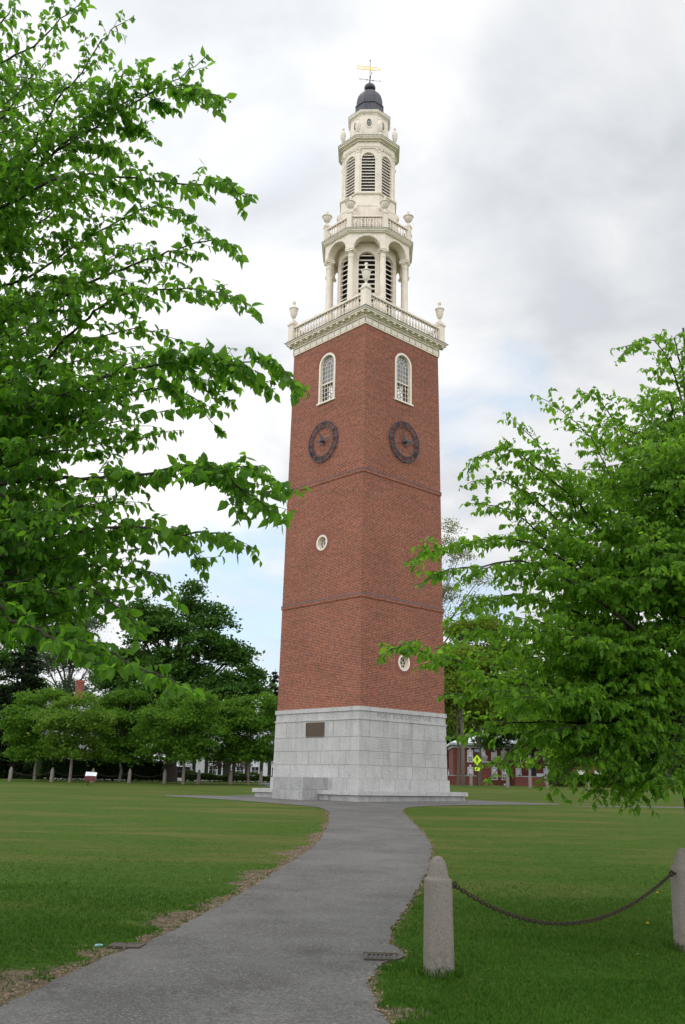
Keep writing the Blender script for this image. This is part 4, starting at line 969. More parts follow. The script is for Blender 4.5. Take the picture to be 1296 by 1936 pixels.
def chain(qa, qb, sag, pitch, wr_, name='chain'):
    N = 300; pts = []
    for i in range(N + 1):
        t = i / N; p = qa.lerp(qb, t); p.z -= sag * 4 * t * (1 - t); pts.append(p)
    L = [0]
    for a, b in zip(pts, pts[1:]): L.append(L[-1] + (b - a).length)
    n = int(L[-1] / pitch); mb = MB(); j = 0
    for k in range(n + 1):
        s = min(k * L[-1] / n, L[-1] - 1e-6)
        while L[j + 1] < s: j += 1
        p = pts[j].lerp(pts[j + 1], (s - L[j]) / (L[j + 1] - L[j])); t = (pts[j + 1] - pts[j]).normalized()
        sd_ = t.cross(Vector((0, 0, 1))).normalized(); up = sd_.cross(t); w = (sd_ + up * (.35 if k % 2 else -.35)).normalized() if k % 2 == 0 else (up + sd_ * .35).normalized()
        hl, hw = pitch * .78, pitch * .42; c = []
        for q in range(17):
            a = 2 * PI * q / 16; x = math.cos(a); y = math.sin(a); c.append(p + t * (hl * (abs(x) ** .75) * (1 if x > 0 else -1)) + w * (hw * y))
        mb.tube(c, wr_, 6)
    return mb.build(name, M['chain'], None, smooth=True)
ch_ = chain(qa, qb, .40, .038, .0056)
tag(ch_, 'rusty link chain sagging between the two near granite posts', 'chain')
# a third post out of the frame carries the chain on: only what the photo shows is built

far_l = [(19, 1477), (98, 1477.2), (174.6, 1477.6), (244.6, 1478), (311.3, 1478.3), (375.5, 1478.6), (436, 1479), (493, 1479.5)]
far_r = [(891, 1484.8), (960.5, 1488.2), (1003, 1489.5), (1035, 1490), (1112, 1491.3)]
def fixed_depth(px, py, Y):
    p = at(px, py, Y); return Vector((p.x, p.y, G(p.x, p.y)))
FL = [fixed_depth(px, py, 69.5 + .012 * (px - 19) / 5) for px, py in far_l]
FR = [fixed_depth(px, py, Y) for (px, py), Y in zip(far_r, (82, 73, 73, 72.5, 71))]
lab_l = ['far granite post at the left picture edge, under the dark conifer', 'far granite post between the first two young tree trunks', 'far granite post right behind the tilted information panel',
         'far granite post standing alone on the lawn before the dark hedge', 'far granite post just left of the thick oak trunk', 'far granite post in front of the white house gable wall',
         'far granite post in front of the reddish shrub by the white house', 'far granite post nearest the tower foot, on its left']
lab_r = ['far granite post beside the yellow crossing sign, right of the tower', 'far granite post before the brick building corner and downpipe', 'far granite post half hidden under the right tree, left one of a close pair', 'far granite post under the right tree, at the end of the low hedge', 'pale far granite post before the middle of the clipped hedge on the right']
fpd = None
for p, lb in list(zip(FL, lab_l)) + list(zip(FR, lab_r)):
    o = place_post(p, random.uniform(-.2, .2), lb, 'granite posts along the far edge of the lawn', 1.0, (random.uniform(-.02, .02), random.uniform(-.03, .03)), fpd); fpd = o.data
for i, (a, b) in enumerate(list(zip(FL, FL[1:])) + list(zip(FR[3:], FR[4:]))):
    mb = MB(); mb.tube([a.lerp(b, t) + Vector((0, 0, .74 - .3 * 4 * t * (1 - t))) for t in np.linspace(.03, .97, 14)], .016, 4)
    tag(mb.build('chain', M['chain'], None), 'thin dark chain sagging between two far granite posts', 'chain', 'chains between the far granite posts')

# ------------------------------------------------------------------ drains and small things on the ground
def on_ground(name, px, py, yaw, **kw):
    p = ground_at(px, py); return empty(name, p + Vector((0, 0, .009)), yaw, **kw)
dg_ = on_ground('storm_drain', 719, 1813, R(-3), label='slotted iron storm drain at the path edge beside the large post', cat='drain')
gm = MB(); w, d_ = .15, .14
gm.box(-w, w, -d_, -d_ + .03, -.04, .016); gm.box(-w, w, d_ - .03, d_, -.04, .016); gm.box(-w, -w + .03, -d_ + .03, d_ - .03, -.04, .016); gm.box(w - .03, w, -d_ + .03, d_ - .03, -.04, .016)
for k in range(5): x = -w + .03 + (k + 1) * (2 * w - .06) / 6; gm.box(x - .0075, x + .0075, -d_ + .03, d_ - .03, -.04, .014)
gm.build('grating', M['grate'], dg_)
pm = MB(); pm.box(-w + .03, w - .03, -d_ + .03, d_ - .03, -.04, .001); pm.build('sump', M['black'], dg_)
km = MB(); km.prism([(-w - .03, -.02), (w + .03, -.02), (w + .01, .024), (-w - .01, .024)], d_ + .004, d_ + .04); km.build('stone_lip', M['soil'], dg_)
sm_ = MB(); N_ = 26; P_ = [(.30 * math.cos(t) * (1 + .2 * math.sin(3 * t)), .16 * math.sin(t) * (1 + .15 * math.cos(5 * t))) for t in np.linspace(0, 2 * PI, N_, endpoint=False)]
cb = on_ground('catch_basin', 240, 1790, R(-6), label='rusty square iron drain cover in the worn verge left of the path', cat='drain cover')
gm = MB(); w, d_ = .16, .12
gm.box(-w, w, -d_, -d_ + .03, -.03, .012); gm.box(-w, w, d_ - .03, d_, -.03, .012); gm.box(-w, -w + .03, -d_ + .03, d_ - .03, -.03, .012); gm.box(w - .03, w, -d_ + .03, d_ - .03, -.03, .012)
for k in range(9): y = -d_ + .03 + (k + .5) * (2 * d_ - .06) / 9; gm.box(-w + .03, w - .03, y - .009, y + .009, -.03, .010)
gm.build('cover', M['grate_rust'], cb)
pm = MB(); pm.box(-w + .03, w - .03, -d_ + .03, d_ - .03, -.03, .002); pm.build('sump', M['black'], cb)
sb = MB(); sb.add([(x * 1.05, y * 1.3, -.006) for x, y in P_], [tuple(range(N_))])
tl_ = on_ground('marker_disc', 187, 1788.5, 0, label='small turquoise round marker disc lying in the worn verge', cat='marker')
mb = MB(); mb.lathe([(.032, -.02), (.042, .0), (.036, .005), (.01, .007)], 16); mb.build('disc', M['teal'], tl_)
for i, (px, py) in enumerate(((1225, 1767), (1245, 1705))):
    p = ground_at(px, py); r0 = empty('dandelion', p, i * 1.3, label=['yellow dandelion in the grass below the near chain, close to the edge post', 'smaller yellow dandelion in the grass above the near chain'][i], cat='flower', group='dandelions in the lawn')
    mb = MB(); mb.tube([(0, 0, 0), (.006, .002, .06), (.01, .004, .11)], .003, 5); mb.build('stem', M['leaf_hedge_light'], r0)
    mb = MB()
    for k in range(26):
        a = k * 2.4; rr = .006 + .016 * (k / 26); t = .03 - .02 * (k / 26); c, s = math.cos(a), math.sin(a)
        mb.add([(.01 + .003 * s, .004 - .003 * c, .11), (.01 - .003 * s, .004 + .003 * c, .11), (.01 + rr * c - .004 * s, .004 + rr * s + .004 * c, .11 + t * .6), (.01 + rr * c + .004 * s, .004 + rr * s - .004 * c, .11 + t * .6)], [(0, 1, 2, 3)])
    mb.build('bloom', M['dandelion'], r0, fix=False)

# information panel on the far lawn
pp = ground_at(166, 1486.5); pp = fixed_depth(166, 1486, 61)
ip = empty('information_panel', pp, R(8), label='tilted white information panel with maroon back on a short post', cat='sign')
mb = MB(); mb.tube([(0, 0, -.2), (0, 0, .5)], .03, 8); mb.build('post', M['sign_black'], ip)
X = Matrix.Translation((.12, -.02, .62)) @ Matrix.Rotation(R(-38), 4, 'X') @ Matrix.Rotation(R(4), 4, 'Y')
X = Matrix.Translation((.14, -.02, .60)) @ Matrix.Rotation(R(52), 4, 'X') @ Matrix.Rotation(R(-4), 4, 'Z')
mb = MB(); mb.box(-.36, .36, -.28, .28, -.05, 0, X); mb.build('panel_tray', M['maroon'], ip)
mb = MB(); mb.box(-.335, .335, -.245, .255, .0, .012, X); fo = mb.build('panel_face', M['sign_white'], ip)
mb = MB(); mb.box(-.34, .34, -.27, -.24, -.3, .0, Matrix.Translation((.14, -.05, .58))); mb.build('panel_back', M['maroon'], ip)
mb = MB()
for k in range(7): mb.box(-.28, random.uniform(.05, .28), .18 - k * .055, .20 - k * .055, .011, .0145, X)
mb.build('text_rows', simple('panel_text', (.45, .5, .55), .6), fo)

# crossing sign
cp0 = fixed_depth(903, 1481.5, 84); cs_ = empty('crossing_sign', cp0, R(4), label='yellow-green diamond pedestrian crossing sign with arrow plate on a black pole', cat='road sign')
mb = MB(); mb.tube([(0, 0, -.2), (0, 0, 2.9)], .045, 8); mb.build('pole', M['sign_black'], cs_)
mb = MB(); mb.prism([(0, 1.72), (.40, 2.17), (0, 2.62), (-.40, 2.17)], -.075, -.055); s1 = mb.build('diamond_sign', M['sign_yellow'], cs_)
mb = MB(); y0, y1 = -.085, -.0745
mb.lathe([(.045, y0), (.045, y1)], 12, 0, Matrix.Translation((0, 0, 2.40)) @ Matrix.Rotation(PI / 2, 4, 'X') @ Matrix.Diagonal((1, 1, -1, 1)))
mb.prism([(-.06, 2.34), (.06, 2.34), (.05, 2.16), (.11, 1.98), (.07, 1.97), (0, 2.12), (-.07, 1.97), (-.11, 1.98), (-.05, 2.16)], y0, y1)
mb.prism([(-.06, 2.33), (-.13, 2.2), (-.10, 2.18), (-.05, 2.27)], y0, y1); mb.prism([(.06, 2.33), (.13, 2.2), (.10, 2.18), (.05, 2.27)], y0, y1); mb.build('walking_figure', M['sign_black'], s1)
mb = MB(); mb.box(-.22, .22, -.075, -.055, 1.27, 1.58); s2 = mb.build('arrow_plate', M['sign_yellow'], cs_)
mb = MB(); mb.prism([(-.12, 1.32), (.05, 1.46), (.0, 1.51), (.15, 1.52), (.13, 1.38), (.085, 1.425), (-.09, 1.29)][::-1] if False else [(.12, 1.54), (-.05, 1.40), (0, 1.35), (-.15, 1.33), (-.13, 1.48), (-.085, 1.44), (.09, 1.57)], y0, y1); mb.build('arrow', M['sign_black'], s2)
mb = MB(); mb.box(-.30, .30, -.10, -.05, 1.61, 1.70); mb.build('beacon_bar', M['sign_black'], cs_)
mb = MB(); mb.box(-.2, .2, -.2, .2, -.01, .02, Matrix.Translation((0, 0, 2.95)) @ Matrix.Rotation(R(35), 4, 'X')); mb.tube([(-.16, .05, 2.1), (-.30, .05, 2.5)], .03, 5); mb.build('solar_panel', M['slate'], cs_)

# utility pole
up0 = fixed_depth(876, 1481, 86); mb = MB()
mb.tube([(0, 0, -.3), (.02, 0, 4), (-.12, 0, 9.6)], [.17, .15, .11], 12)
po = empty('utility_pole', up0, 0, label='weathered grey wooden utility pole right of the tower', cat='utility pole'); mb.build('pole', M['wood_pole'], po, smooth=True)
mb = MB(); mb.lathe([(.13, 9.6), (.14, 9.66), (.03, 9.74)], 10, cx=-.12); mb.build('cap', M['slate'], po)

# ------------------------------------------------------------------ buildings
def sash_window(parent, X, s, z, w, h, fmat, trim=True, cols=2, shut=None):
    fr = MB(); t = .09
    fr.box(s - w / 2 - t, s - w / 2, -.02, .05, z, z + h, X); fr.box(s + w / 2, s + w / 2 + t, -.02, .05, z, z + h, X)
    fr.box(s - w / 2 - t, s + w / 2 + t, -.02, .055, z + h, z + h + t * 1.2, X); fr.box(s - w / 2 - t * 1.4, s + w / 2 + t * 1.4, -.02, .09, z - t, z, X)
    fr.box(s - w / 2, s + w / 2, -.0, .035, z + h / 2 - .03, z + h / 2 + .03, X)
    for k in range(1, cols): x = s - w / 2 + w * k / cols; fr.box(x - .012, x + .012, 0, .03, z, z + h, X)
    for q in (.25, .75): fr.box(s - w / 2, s + w / 2, 0, .028, z + h * q - .012, z + h * q + .012, X)
    if trim: fr.prism([(s - .09, z + h + t * 1.2), (s + .09, z + h + t * 1.2), (s + .13, z + h + t * 1.2 + .28), (s - .13, z + h + t * 1.2 + .28)], -.02, .07, X)
    f = fr.build('window', fmat, parent)
    gl = MB(); gl.box(s - w / 2, s + w / 2, -.02, .012, z, z + h, X); gl.build('pane', M['glass_dark'], f)
    bl_ = MB(); bl_.box(s - w / 2 + .03, s + w / 2 - .03, .0125, .016, z + h * .5, z + h * .97, X); bl_.build('blind', M['white'], f)
    if shut:
        for sx in (-1, 1):
            sm = MB(); x0 = s + sx * (w / 2 + t + .02); a, b = sorted((x0, x0 + sx * w * .48)); sm.box(a, b, -.01, .04, z - .02, z + h + .02, X)
            for k in range(10): sm.box(a + .03, b - .03, .035, .052, z + .08 + k * h / 10.6, z + .12 + k * h / 10.6, X)
            sm.build('shutter', shut, parent)
    return f
def hip(mb, x0, x1, y0, y1, z, h, ov, mi=0):
    x0 -= ov; x1 += ov; y0 -= ov; y1 += ov; m = min((x1 - x0), (y1 - y0)) / 2; yc = (y0 + y1) / 2
    mb.add([(x0, y0, z), (x1, y0, z), (x1, y1, z), (x0, y1, z), (x0 + m, yc, z + h), (x1 - m, yc, z + h), (x0, y0, z - .25), (x1, y0, z - .25), (x1, y1, z - .25), (x0, y1, z - .25)],
           [(0, 1, 5, 4), (1, 2, 5), (2, 3, 4, 5), (3, 0, 4), (6, 7, 1, 0), (7, 8, 2, 1), (8, 9, 3, 2), (9, 6, 0, 3), (9, 8, 7, 6)], None, mi)
b0 = fixed_depth(858, 1480, 118); bx = empty('brick_building', Vector((b0.x, b0.y, G(b0.x, b0.y) - .6)), R(-3), label='two-storey dark red brick building with pale hipped roof and white sash windows', cat='building')
mb = MB(); mb.box(0, 13.5, 0, 9, -1, 5.35); mb.build('wall', M['brick_far'], bx)
mb = MB(); mb.box(-.12, 13.62, -.12, 9.12, 4.95, 5.3); mb.box(-.08, 13.58, -.07, 9.07, -1, .35); mb.build('trim', M['granite'], bx)
mb = MB(); hip(mb, 0, 13.5, 0, 9, 5.55, 2.0, .4); rf = mb.build('roof', M['roof_pale'], bx)
mb = MB(); mb.box(5.2, 6.0, 4, 4.8, 6.6, 8.3); mb.build('chimney', M['brick_far'], rf)
XF = Matrix(((1, 0, 0, 0), (0, -1, 0, 0), (0, 0, 1, 0), (0, 0, 0, 1)))
for s in (2.05, 3.55, 4.95, 6.15, 7.85, 9.4, 11.2):
    sash_window(bx, XF, s, 3.35, .5, 1.25, M['white']); sash_window(bx, XF, s, 1.35, .5, 1.25, M['white'])
    if s > 5.5: sash_window(bx, XF, s, -.15, .5, .6, M['white'])
mb = MB(); mb.tube([(6.75, -.1, -.5), (6.75, -.1, 5.0)], .07, 8); mb.build('downpipe', M['sign_black'], bx)

b1 = fixed_depth(1010, 1482, 128); by = empty('brick_hall', Vector((b1.x, b1.y, G(b1.x, b1.y) - .4)), R(-3), label='larger dark brick hall mostly hidden behind the right tree', cat='building')
mb = MB(); mb.box(0, 24, 0, 10, -1, 5.4); mb.build('wall', M['brick_far'], by)
mb = MB(); hip(mb, 0, 24, 0, 10, 5.65, 2.4, .4); mb.build('roof', M['roof_grey'], by)
for s in np.arange(1.6, 23, 2.3): sash_window(by, XF, float(s), 3.3, .9, 1.5, M['white'], False); sash_window(by, XF, float(s), .9, .9, 1.5, M['white'], False)
mb = MB(); mb.box(1.5, 4.5, -2.2, 0, 1.9, 2.1); mb.box(1.6, 1.75, -2.1, -1.95, -.5, 1.9); mb.box(4.25, 4.4, -2.1, -1.95, -.5, 1.9); mb.build('porch', M['white'], by)

# gate pier and low brick wall
g0 = fixed_depth(918, 1481, 104); gp = empty('gate_pier', g0, R(-3), label='brick gate pier with stone cap and round finial before the brick building', cat='gate pier')
mb = MB(); mb.box(-.50, .50, -.5, .5, -.4, 2.25); mb.build('pier', M['brick_far'], gp)
mb = MB(); mb.sq([(.52, 2.25), (.58, 2.3), (.58, 2.42), (.3, 2.5), (.2, 2.55)]); mb.build('cap', M['granite_dark'], gp)
mb = MB(); mb.lathe([(.16, 2.55), (.12, 2.62), (.26, 2.72), (.31, 2.88), (.28, 3.04), (.15, 3.14), (.03, 3.18)], 14); mb.build('finial', M['granite_dark'], gp, smooth=True)
def low_wall(pxa, pxb, label):
    a, b = fixed_depth(pxa, 1481, 104), fixed_depth(pxb, 1482, 104); c = (a + b) / 2; L = (b - a).length
    o = empty('garden_wall', Vector((c.x, c.y, G(c.x, c.y))), math.atan2((b - a).y, (b - a).x), label=label, cat='wall', group='low brick walls by the gate pier')
    mb = MB(); mb.box(-L / 2, L / 2, -.15, .15, -.5, .92); mb.build('wall', M['brick_far'], o); mb = MB(); mb.box(-L / 2, L / 2, -.2, .2, .922, 1.02); mb.build('coping', M['granite_dark'], o)
low_wall(815, 908, 'low brick garden wall left of the gate pier, running behind the tower'); low_wall(975, 1030, 'short low brick garden wall under the right tree, right of the downpipe')

# white house on the left
h0 = fixed_depth(336, 1473, 104); hx = empty('white_house', Vector((h0.x, h0.y, G(h0.x, h0.y))), R(3), label='white clapboard house with black shutters behind the left row of trees', cat='house')
def clap():
    m, n, b = mat('white_clapboard'); co = obj_co(n); sp = n.new('ShaderNodeSeparateXYZ'); n.link(co, sp.inputs[0])
    wv = n.math('FRACT', n.math('MULTIPLY', sp.outputs[2], 7.5)); n.link(n.mix(n.mapr(n.noise(co, 2, 4), .3, .7, 0, .25), (.80, .81, .83), (.68, .69, .72)), b.inputs['Base Color']); b.inputs['Roughness'].default_value = .6
    bump(n, b, wv, .6, .02); return m
M['clap'] = clap()
mb = MB(); mb.box(0, 14.5, 0, 8, -.5, 3.3); mb.prism([(2.2, 3.3), (5.2, 3.3), (3.7, 4.9)], 0, 4); mb.build('wall', M['clap'], hx)
mb = MB()
mb.prism([(-.4, 3.2), (-.4, 3.35), (4, 6.0), (4, 5.82)], 0, 0.01) if False else None
mb.add([(-.4, -.4, 3.25), (14.9, -.4, 3.25), (14.9, 4, 5.9), (-.4, 4, 5.9), (-.4, 8.4, 3.25), (14.9, 8.4, 3.25), (-.4, -.4, 3.1), (14.9, -.4, 3.1), (-.4, 8.4, 3.1), (14.9, 8.4, 3.1)], [(0, 1, 2, 3), (3, 2, 5, 4), (6, 7, 1, 0), (4, 5, 9, 8), (6, 0, 3, 4, 8), (1, 7, 9, 5, 2), (6, 8, 9, 7)])
mb.build('roof', M['roof_grey'], hx)
for s, w in ((1.0, .75), (3.7, .8), (6.6, .75), (8.2, .75), (10.4, .75), (12.6, .75)): sash_window(hx, XF, s, .75, w, 1.75, M['white'], False, 2, M['shutter'])
mb = MB(); mb.box(4.75, 5.6, -.05, .02, 0, 2.2); dr_ = mb.build('door', M['shutter'], hx); mb = MB(); mb.box(4.62, 4.75, -.08, .0, 0, 2.35); mb.box(5.6, 5.73, -.08, .0, 0, 2.35); mb.box(4.62, 5.73, -.08, 0, 2.35, 2.5); mb.build('frame', M['white'], dr_)

# house with the brick chimney, far left
k0 = fixed_depth(68, 1472, 96); kx = empty('cream_house', Vector((k0.x, k0.y, G(k0.x, k0.y))), R(2), label='pale house with grey roof and tall brick chimney behind the left young trees', cat='house')
mb = MB(); mb.box(0, 7.4, 0, 8, -.5, 5.9); mb.build('wall', M['clap'], kx)
mb = MB(); hip(mb, 0, 7.4, 0, 8, 6.1, 2.35, .35); rf = mb.build('roof', M['roof_grey'], kx)
ck = at(152, 1310, 99) - Vector(kx.location); mb = MB(); mb.box(ck.x - .36, ck.x + .36, 2.6, 3.3, 6.0, 9.95); mb.box(ck.x - .41, ck.x + .41, 2.55, 3.35, 9.7, 9.85)
mb.build('chimney', brick_mat('chimney_brick', (.30, .075, .05), (.22, .06, .045), (.3, .2, .17)), rf)
for s in (1.2, 3.6, 6.0): sash_window(kx, XF, s, 3.6, .8, 1.5, M['white'], False); sash_window(kx, XF, s, .9, .8, 1.6, M['white'], False)
mb = MB(); mb.box(.2, 3.2, -2.0, 0, 2.7, 2.95)
for x in (.4, 1.6, 3.0): mb.lathe([(.14, 0), (.12, 2.7)], 10, cx=x, cy=-1.8)
mb.build('porch', M['white'], kx)

# ------------------------------------------------------------------ cars
def car(px, py, Y, yaw, paint, label, suv=False, L=4.5):
    p = fixed_depth(px, py, Y); r0 = empty('parked_car', p, yaw, label=label, cat='car', group='cars parked beyond the lawn')
    H = 1.7 if suv else 1.45; k = L / 4.5
    lowp = [(-2.2, .35), (-2.25, .7), (-2.15, .95), (-1.2, 1.02), (1.35, 1.0 + .05 * suv), (2.15, .85), (2.25, .6), (2.2, .3)]
    if suv: top = [(-2.1, .95), (-1.95, H - .12), (-1.6, H), (.35, H), (.75, H - .12), (1.3, 1.0)]
    else: top = [(-1.75, .98), (-1.05, H - .1), (-.6, H), (.35, H), (.7, H - .1), (1.4, .98)]
    def sect(poly, w0, w1):
        mb = MB(); n = len(poly); zmin = min(z for _, z in poly); zmax = max(z for _, z in poly); vs = []
        for sy in (-1, 1):
            for x, z in poly: vs.append((x * k, sy * (w0 + (w1 - w0) * (z - zmin) / (zmax - zmin)), z))
        mb.add(vs, [tuple(range(n)), tuple(range(2 * n - 1, n - 1, -1))] + [(i, n + i, n + (i + 1) % n, (i + 1) % n) for i in range(n)]); return mb
    bd = sect(lowp, .88, .86).build('body', paint, r0)
    m = bd.modifiers.new('bevel', 'BEVEL'); m.width = .06; m.segments = 2
    cab = sect(top, .84, .64).build('cabin', paint, r0); m = cab.modifiers.new('bevel', 'BEVEL'); m.width = .05; m.segments = 2
    wn = MB()
    for sy in (-1, 1):
        zt, zb = H - .17, 1.04
        def yy(z): return sy * (.84 + (.64 - .84) * (z - top[0][1]) / (H - top[0][1]) + .012)
        x0 = -1.8 if suv else -1.2; q = [(x0 * k, zb), (x0 * k + .12, zt) if suv else (x0 * k + .45, zt), (-.3 * k, zt), (-.3 * k, zb)]; q2 = [(-.2 * k, zb), (-.2 * k, zt), (.5 * k, zt), (1.05 * k, zb)]
        for qq in (q, q2): wn.add([(x, yy(z), z) for x, z in qq], [(0, 1, 2, 3)])
    wn.build('side_windows', M['glass_dark'], r0)
    ws = MB(); a, b = top[-1], top[-2]; ws.add([((a[0] - .05) * k + .02, -.72, a[1] + .06), ((a[0] - .05) * k + .02, .72, a[1] + .06), (b[0] * k + .045, .58, b[1]), (b[0] * k + .045, -.58, b[1])], [(0, 1, 2, 3)]); ws.build('windscreen', M['glass_dark'], r0)
    for x in (-1.38 * k, 1.4 * k):
        for sy in (-1, 1):
            t = MB(); X = Matrix.Translation((x, sy * .80, .33)) @ Matrix.Rotation(PI / 2, 4, 'X'); t.lathe([(.20, -.10), (.31, -.10), (.335, -.06), (.335, .06), (.31, .10), (.20, .10)], 20, 0, X); wh = t.build('wheel', M['tyre'], r0)
            rm = MB(); rm.lathe([(.2, -.085), (.2, .085)], 16, 0, X)
            for q in range(5): rm.box(-.03, .03, .03, .2, -.1, .1, X @ Matrix.Rotation(q * 2 * PI / 5, 4, 'Z'))
            rm.build('rim', M['rim'], wh)
    for sy in (-1, 1):
        l = MB(); l.box(2.14 * k, 2.235 * k, sy * .66 - .14, sy * .66 + .14, .66, .80); l.build('headlight', M['sign_white'], r0)
        l = MB(); l.box(-2.262 * k, -2.17 * k, sy * .68 - .12, sy * .68 + .12, .72, .88); l.build('tail_lamp', M['red_lamp'], r0)
car(1268, 1487, 84, R(180), M['car_dark'], 'black SUV with silver wheels parked at the right edge, behind the near tree', True, 4.8)
car(1206, 1485.5, 93, R(178), M['car_silver'], 'silver car with red lamp behind the hedge end, left of the black SUV')
car(1018, 1484, 116, R(97), M['car_white'], 'white car seen low under the right tree beside the brick wall')
car(347, 1470, 95, R(95), M['car_dark'], 'dark car with red tail lamp parked at the white house, beside the oak trunk')

# ------------------------------------------------------------------ foliage
def quads_cloud(C, size, up=.5, asp=.6, droop=None):
    """one bent leaf clump per point: two quads folded along the middle"""
    n = len(C); d_ = rng.normal(0, 1, (n, 3)); d_[:, 2] *= .6; d_ /= np.linalg.norm(d_, axis=1)[:, None] + 1e-9
    nn = rng.normal(0, 1, (n, 3)); nn[:, 2] += up * 2; nn -= (nn * d_).sum(1)[:, None] * d_; nn /= np.linalg.norm(nn, axis=1)[:, None] + 1e-9
    s = np.cross(nn, d_); L = size * rng.uniform(.6, 1.3, n)[:, None]; w = L * asp * .5
    b = C - d_ * L * .5; m = C - nn * L * .06; t = C + d_ * L * .5 - nn * L * .14
    l = C + s * w + nn * L * .07; r = C - s * w + nn * L * .07
    V = np.stack([b, l, t, r, m], 1).reshape(-1, 3); o = np.arange(n) * 5
    F = np.concatenate([np.stack([o, o + 4, o + 1], 1), np.stack([o + 4, o + 2, o + 1], 1), np.stack([o, o + 3, o + 4], 1), np.stack([o + 4, o + 3, o + 2], 1)])
    return V, F
def leaf_cloud(name, C, size, m_, parent, up=.5, asp=.6):
    V, F = quads_cloud(np.asarray(C), size, up, asp); return np_mesh(name, V, F, m_, parent)
def bez(a, b, c, n):
    t = np.linspace(0, 1, n)[:, None]; return (1 - t) ** 2 * a + 2 * t * (1 - t) * b + t * t * c
def crown_tree(name, px, py, Y, height, clear, rad, lobes, nclump, per, csize, lsize, leaf, bark, label, cat='tree', group=None, flat=.6, trunk_r=.15, lean=0., up=.7, seed=None, shape=None, asp=.62):
    """trunk with limbs that reach each leaf clump's lobe; clumps sit on the outer part of the lobes"""
    p = fixed_depth(px, py, Y); root = empty(name, p, 0, label=label, cat=cat, group=group)
    g = np.random.default_rng(seed if seed is not None else int(px * 7 + py)); wood = MB(); C = []
    top = np.array([lean, 0, height * .8])
    tp = [np.array([0, 0, -.3]), np.array([g.normal(0, .03) * height * .2, 0, clear * .6]), np.array([lean * .4, 0, clear]), np.array([lean * .7, g.normal(0, .2), height * .55]), top]
    wood.tube([tuple(q) for q in tp], [trunk_r * 1.25, trunk_r, trunk_r * .85, trunk_r * .5, trunk_r * .15], 10)
    for lx, ly, lz, lr in lobes:                                   # lobe centre as fractions of crown radius/height, lobe radius fraction
        c = np.array([lx * rad + lean * lz, ly * rad, clear + (height - clear) * lz]); R0 = lr * rad
        s = np.array([lean * .5, 0, clear + max(0., (c[2] - clear)) * .35]); mid = s * .4 + c * .6 + np.array([0, 0, -.12 * R0]); pl = bez(s, mid * .7 + s * .3 + np.array([0, 0, .1 * height * .3]), c, 7)
        wood.tube([tuple(q) for q in pl], list(np.linspace(trunk_r * .45, trunk_r * .10, 7)), 6)
        k = max(4, int(nclump * lr ** 2 / sum(q[3] ** 2 for q in lobes)))
        for _ in range(k):
            v = g.normal(0, 1, 3); v /= np.linalg.norm(v); v[2] *= flat * (1.0 if v[2] > 0 else .75); rr = R0 * g.uniform(.45, 1.06) * (1 + .18 * math.sin(v[0] * 7 + lx * 9) * math.sin(v[1] * 6 + 2))
            e = c + v * rr; b_ = pl[g.integers(3, 7)]
            if g.uniform() < .5: wood.tube([tuple(b_), tuple((b_ + e) / 2 + np.array([0, 0, -.1 * R0])), tuple(e)], [trunk_r * .09, trunk_r * .06, .012], 4)
            n = int(per * g.uniform(.5, 1.4)); q = g.normal(0, 1, (n, 3)) * np.array([csize, csize, csize * .42]); out = v[:2] / (np.linalg.norm(v[:2]) + 1e-6)
            q[:, 2] -= .25 * (q[:, 0] * out[0] + q[:, 1] * out[1])
            C.append(e + q)
    wood.build('trunk', bark, root)
    leaf_cloud('crown', np.concatenate(C), lsize, leaf, root, up, asp); return root
LB_ROUND = [(0, 0, .55, .62), (.5, .1, .45, .5), (-.5, -.1, .45, .5), (.1, .5, .5, .5), (-.1, -.5, .42, .5), (.25, -.1, .8, .42), (-.3, .1, .75, .42), (.65, -.3, .3, .36), (-.66, .2, .3, .36)]
LB_VASE = [(0, 0, .5, .5), (.55, .1, .62, .45), (-.55, -.1, .6, .45), (.1, .5, .6, .45), (-.1, -.5, .55, .45), (.25, -.25, .86, .36), (-.3, .1, .84, .36), (.75, -.2, .42, .33), (-.75, .1, .45, .33), (-.1, -.2, .22, .4), (.35, -.3, .25, .36), (-.4, -.2, .28, .36), (.5, .2, .12, .34), (-.5, .2, .12, .34), (0, .4, .1, .36), (.05, -.45, .08, .32)]
rowg = 'young trees in a row along the far lawn edge'
YT = dict(rad=3.0, lobes=LB_VASE, nclump=260, per=80, csize=.36, lsize=.24, leaf=M['leaf_row'], bark=M['bark_light'], group=rowg, flat=.5, trunk_r=.10, up=1.0)
crown_tree('young_tree', 66, 1474, 74, 7.1, 1.5, label='fresh green young tree at the left, second post from the left edge beside it', **YT)
crown_tree('young_tree', 132, 1478, 70, 6.3, 1.7, label='fresh green young tree in front of the pale house with the chimney', **{**YT, 'nclump': 150, 'leaf': M['leaf_row_pale'], 'rad': 2.7})
crown_tree('young_tree', 225, 1474, 77, 7.4, 1.4, label='fresh green young tree between the chimney house and the big oak', **YT)
crown_tree('young_tree', 346, 1480, 69, 6.5, 1.6, label='spreading fresh green young tree just right of the thick oak trunk', **{**YT, 'rad': 3.5})
crown_tree('young_tree', 470, 1480, 71, 6.6, 1.6, label='fresh green young tree nearest the tower, on its left side', **{**YT, 'rad': 3.2})
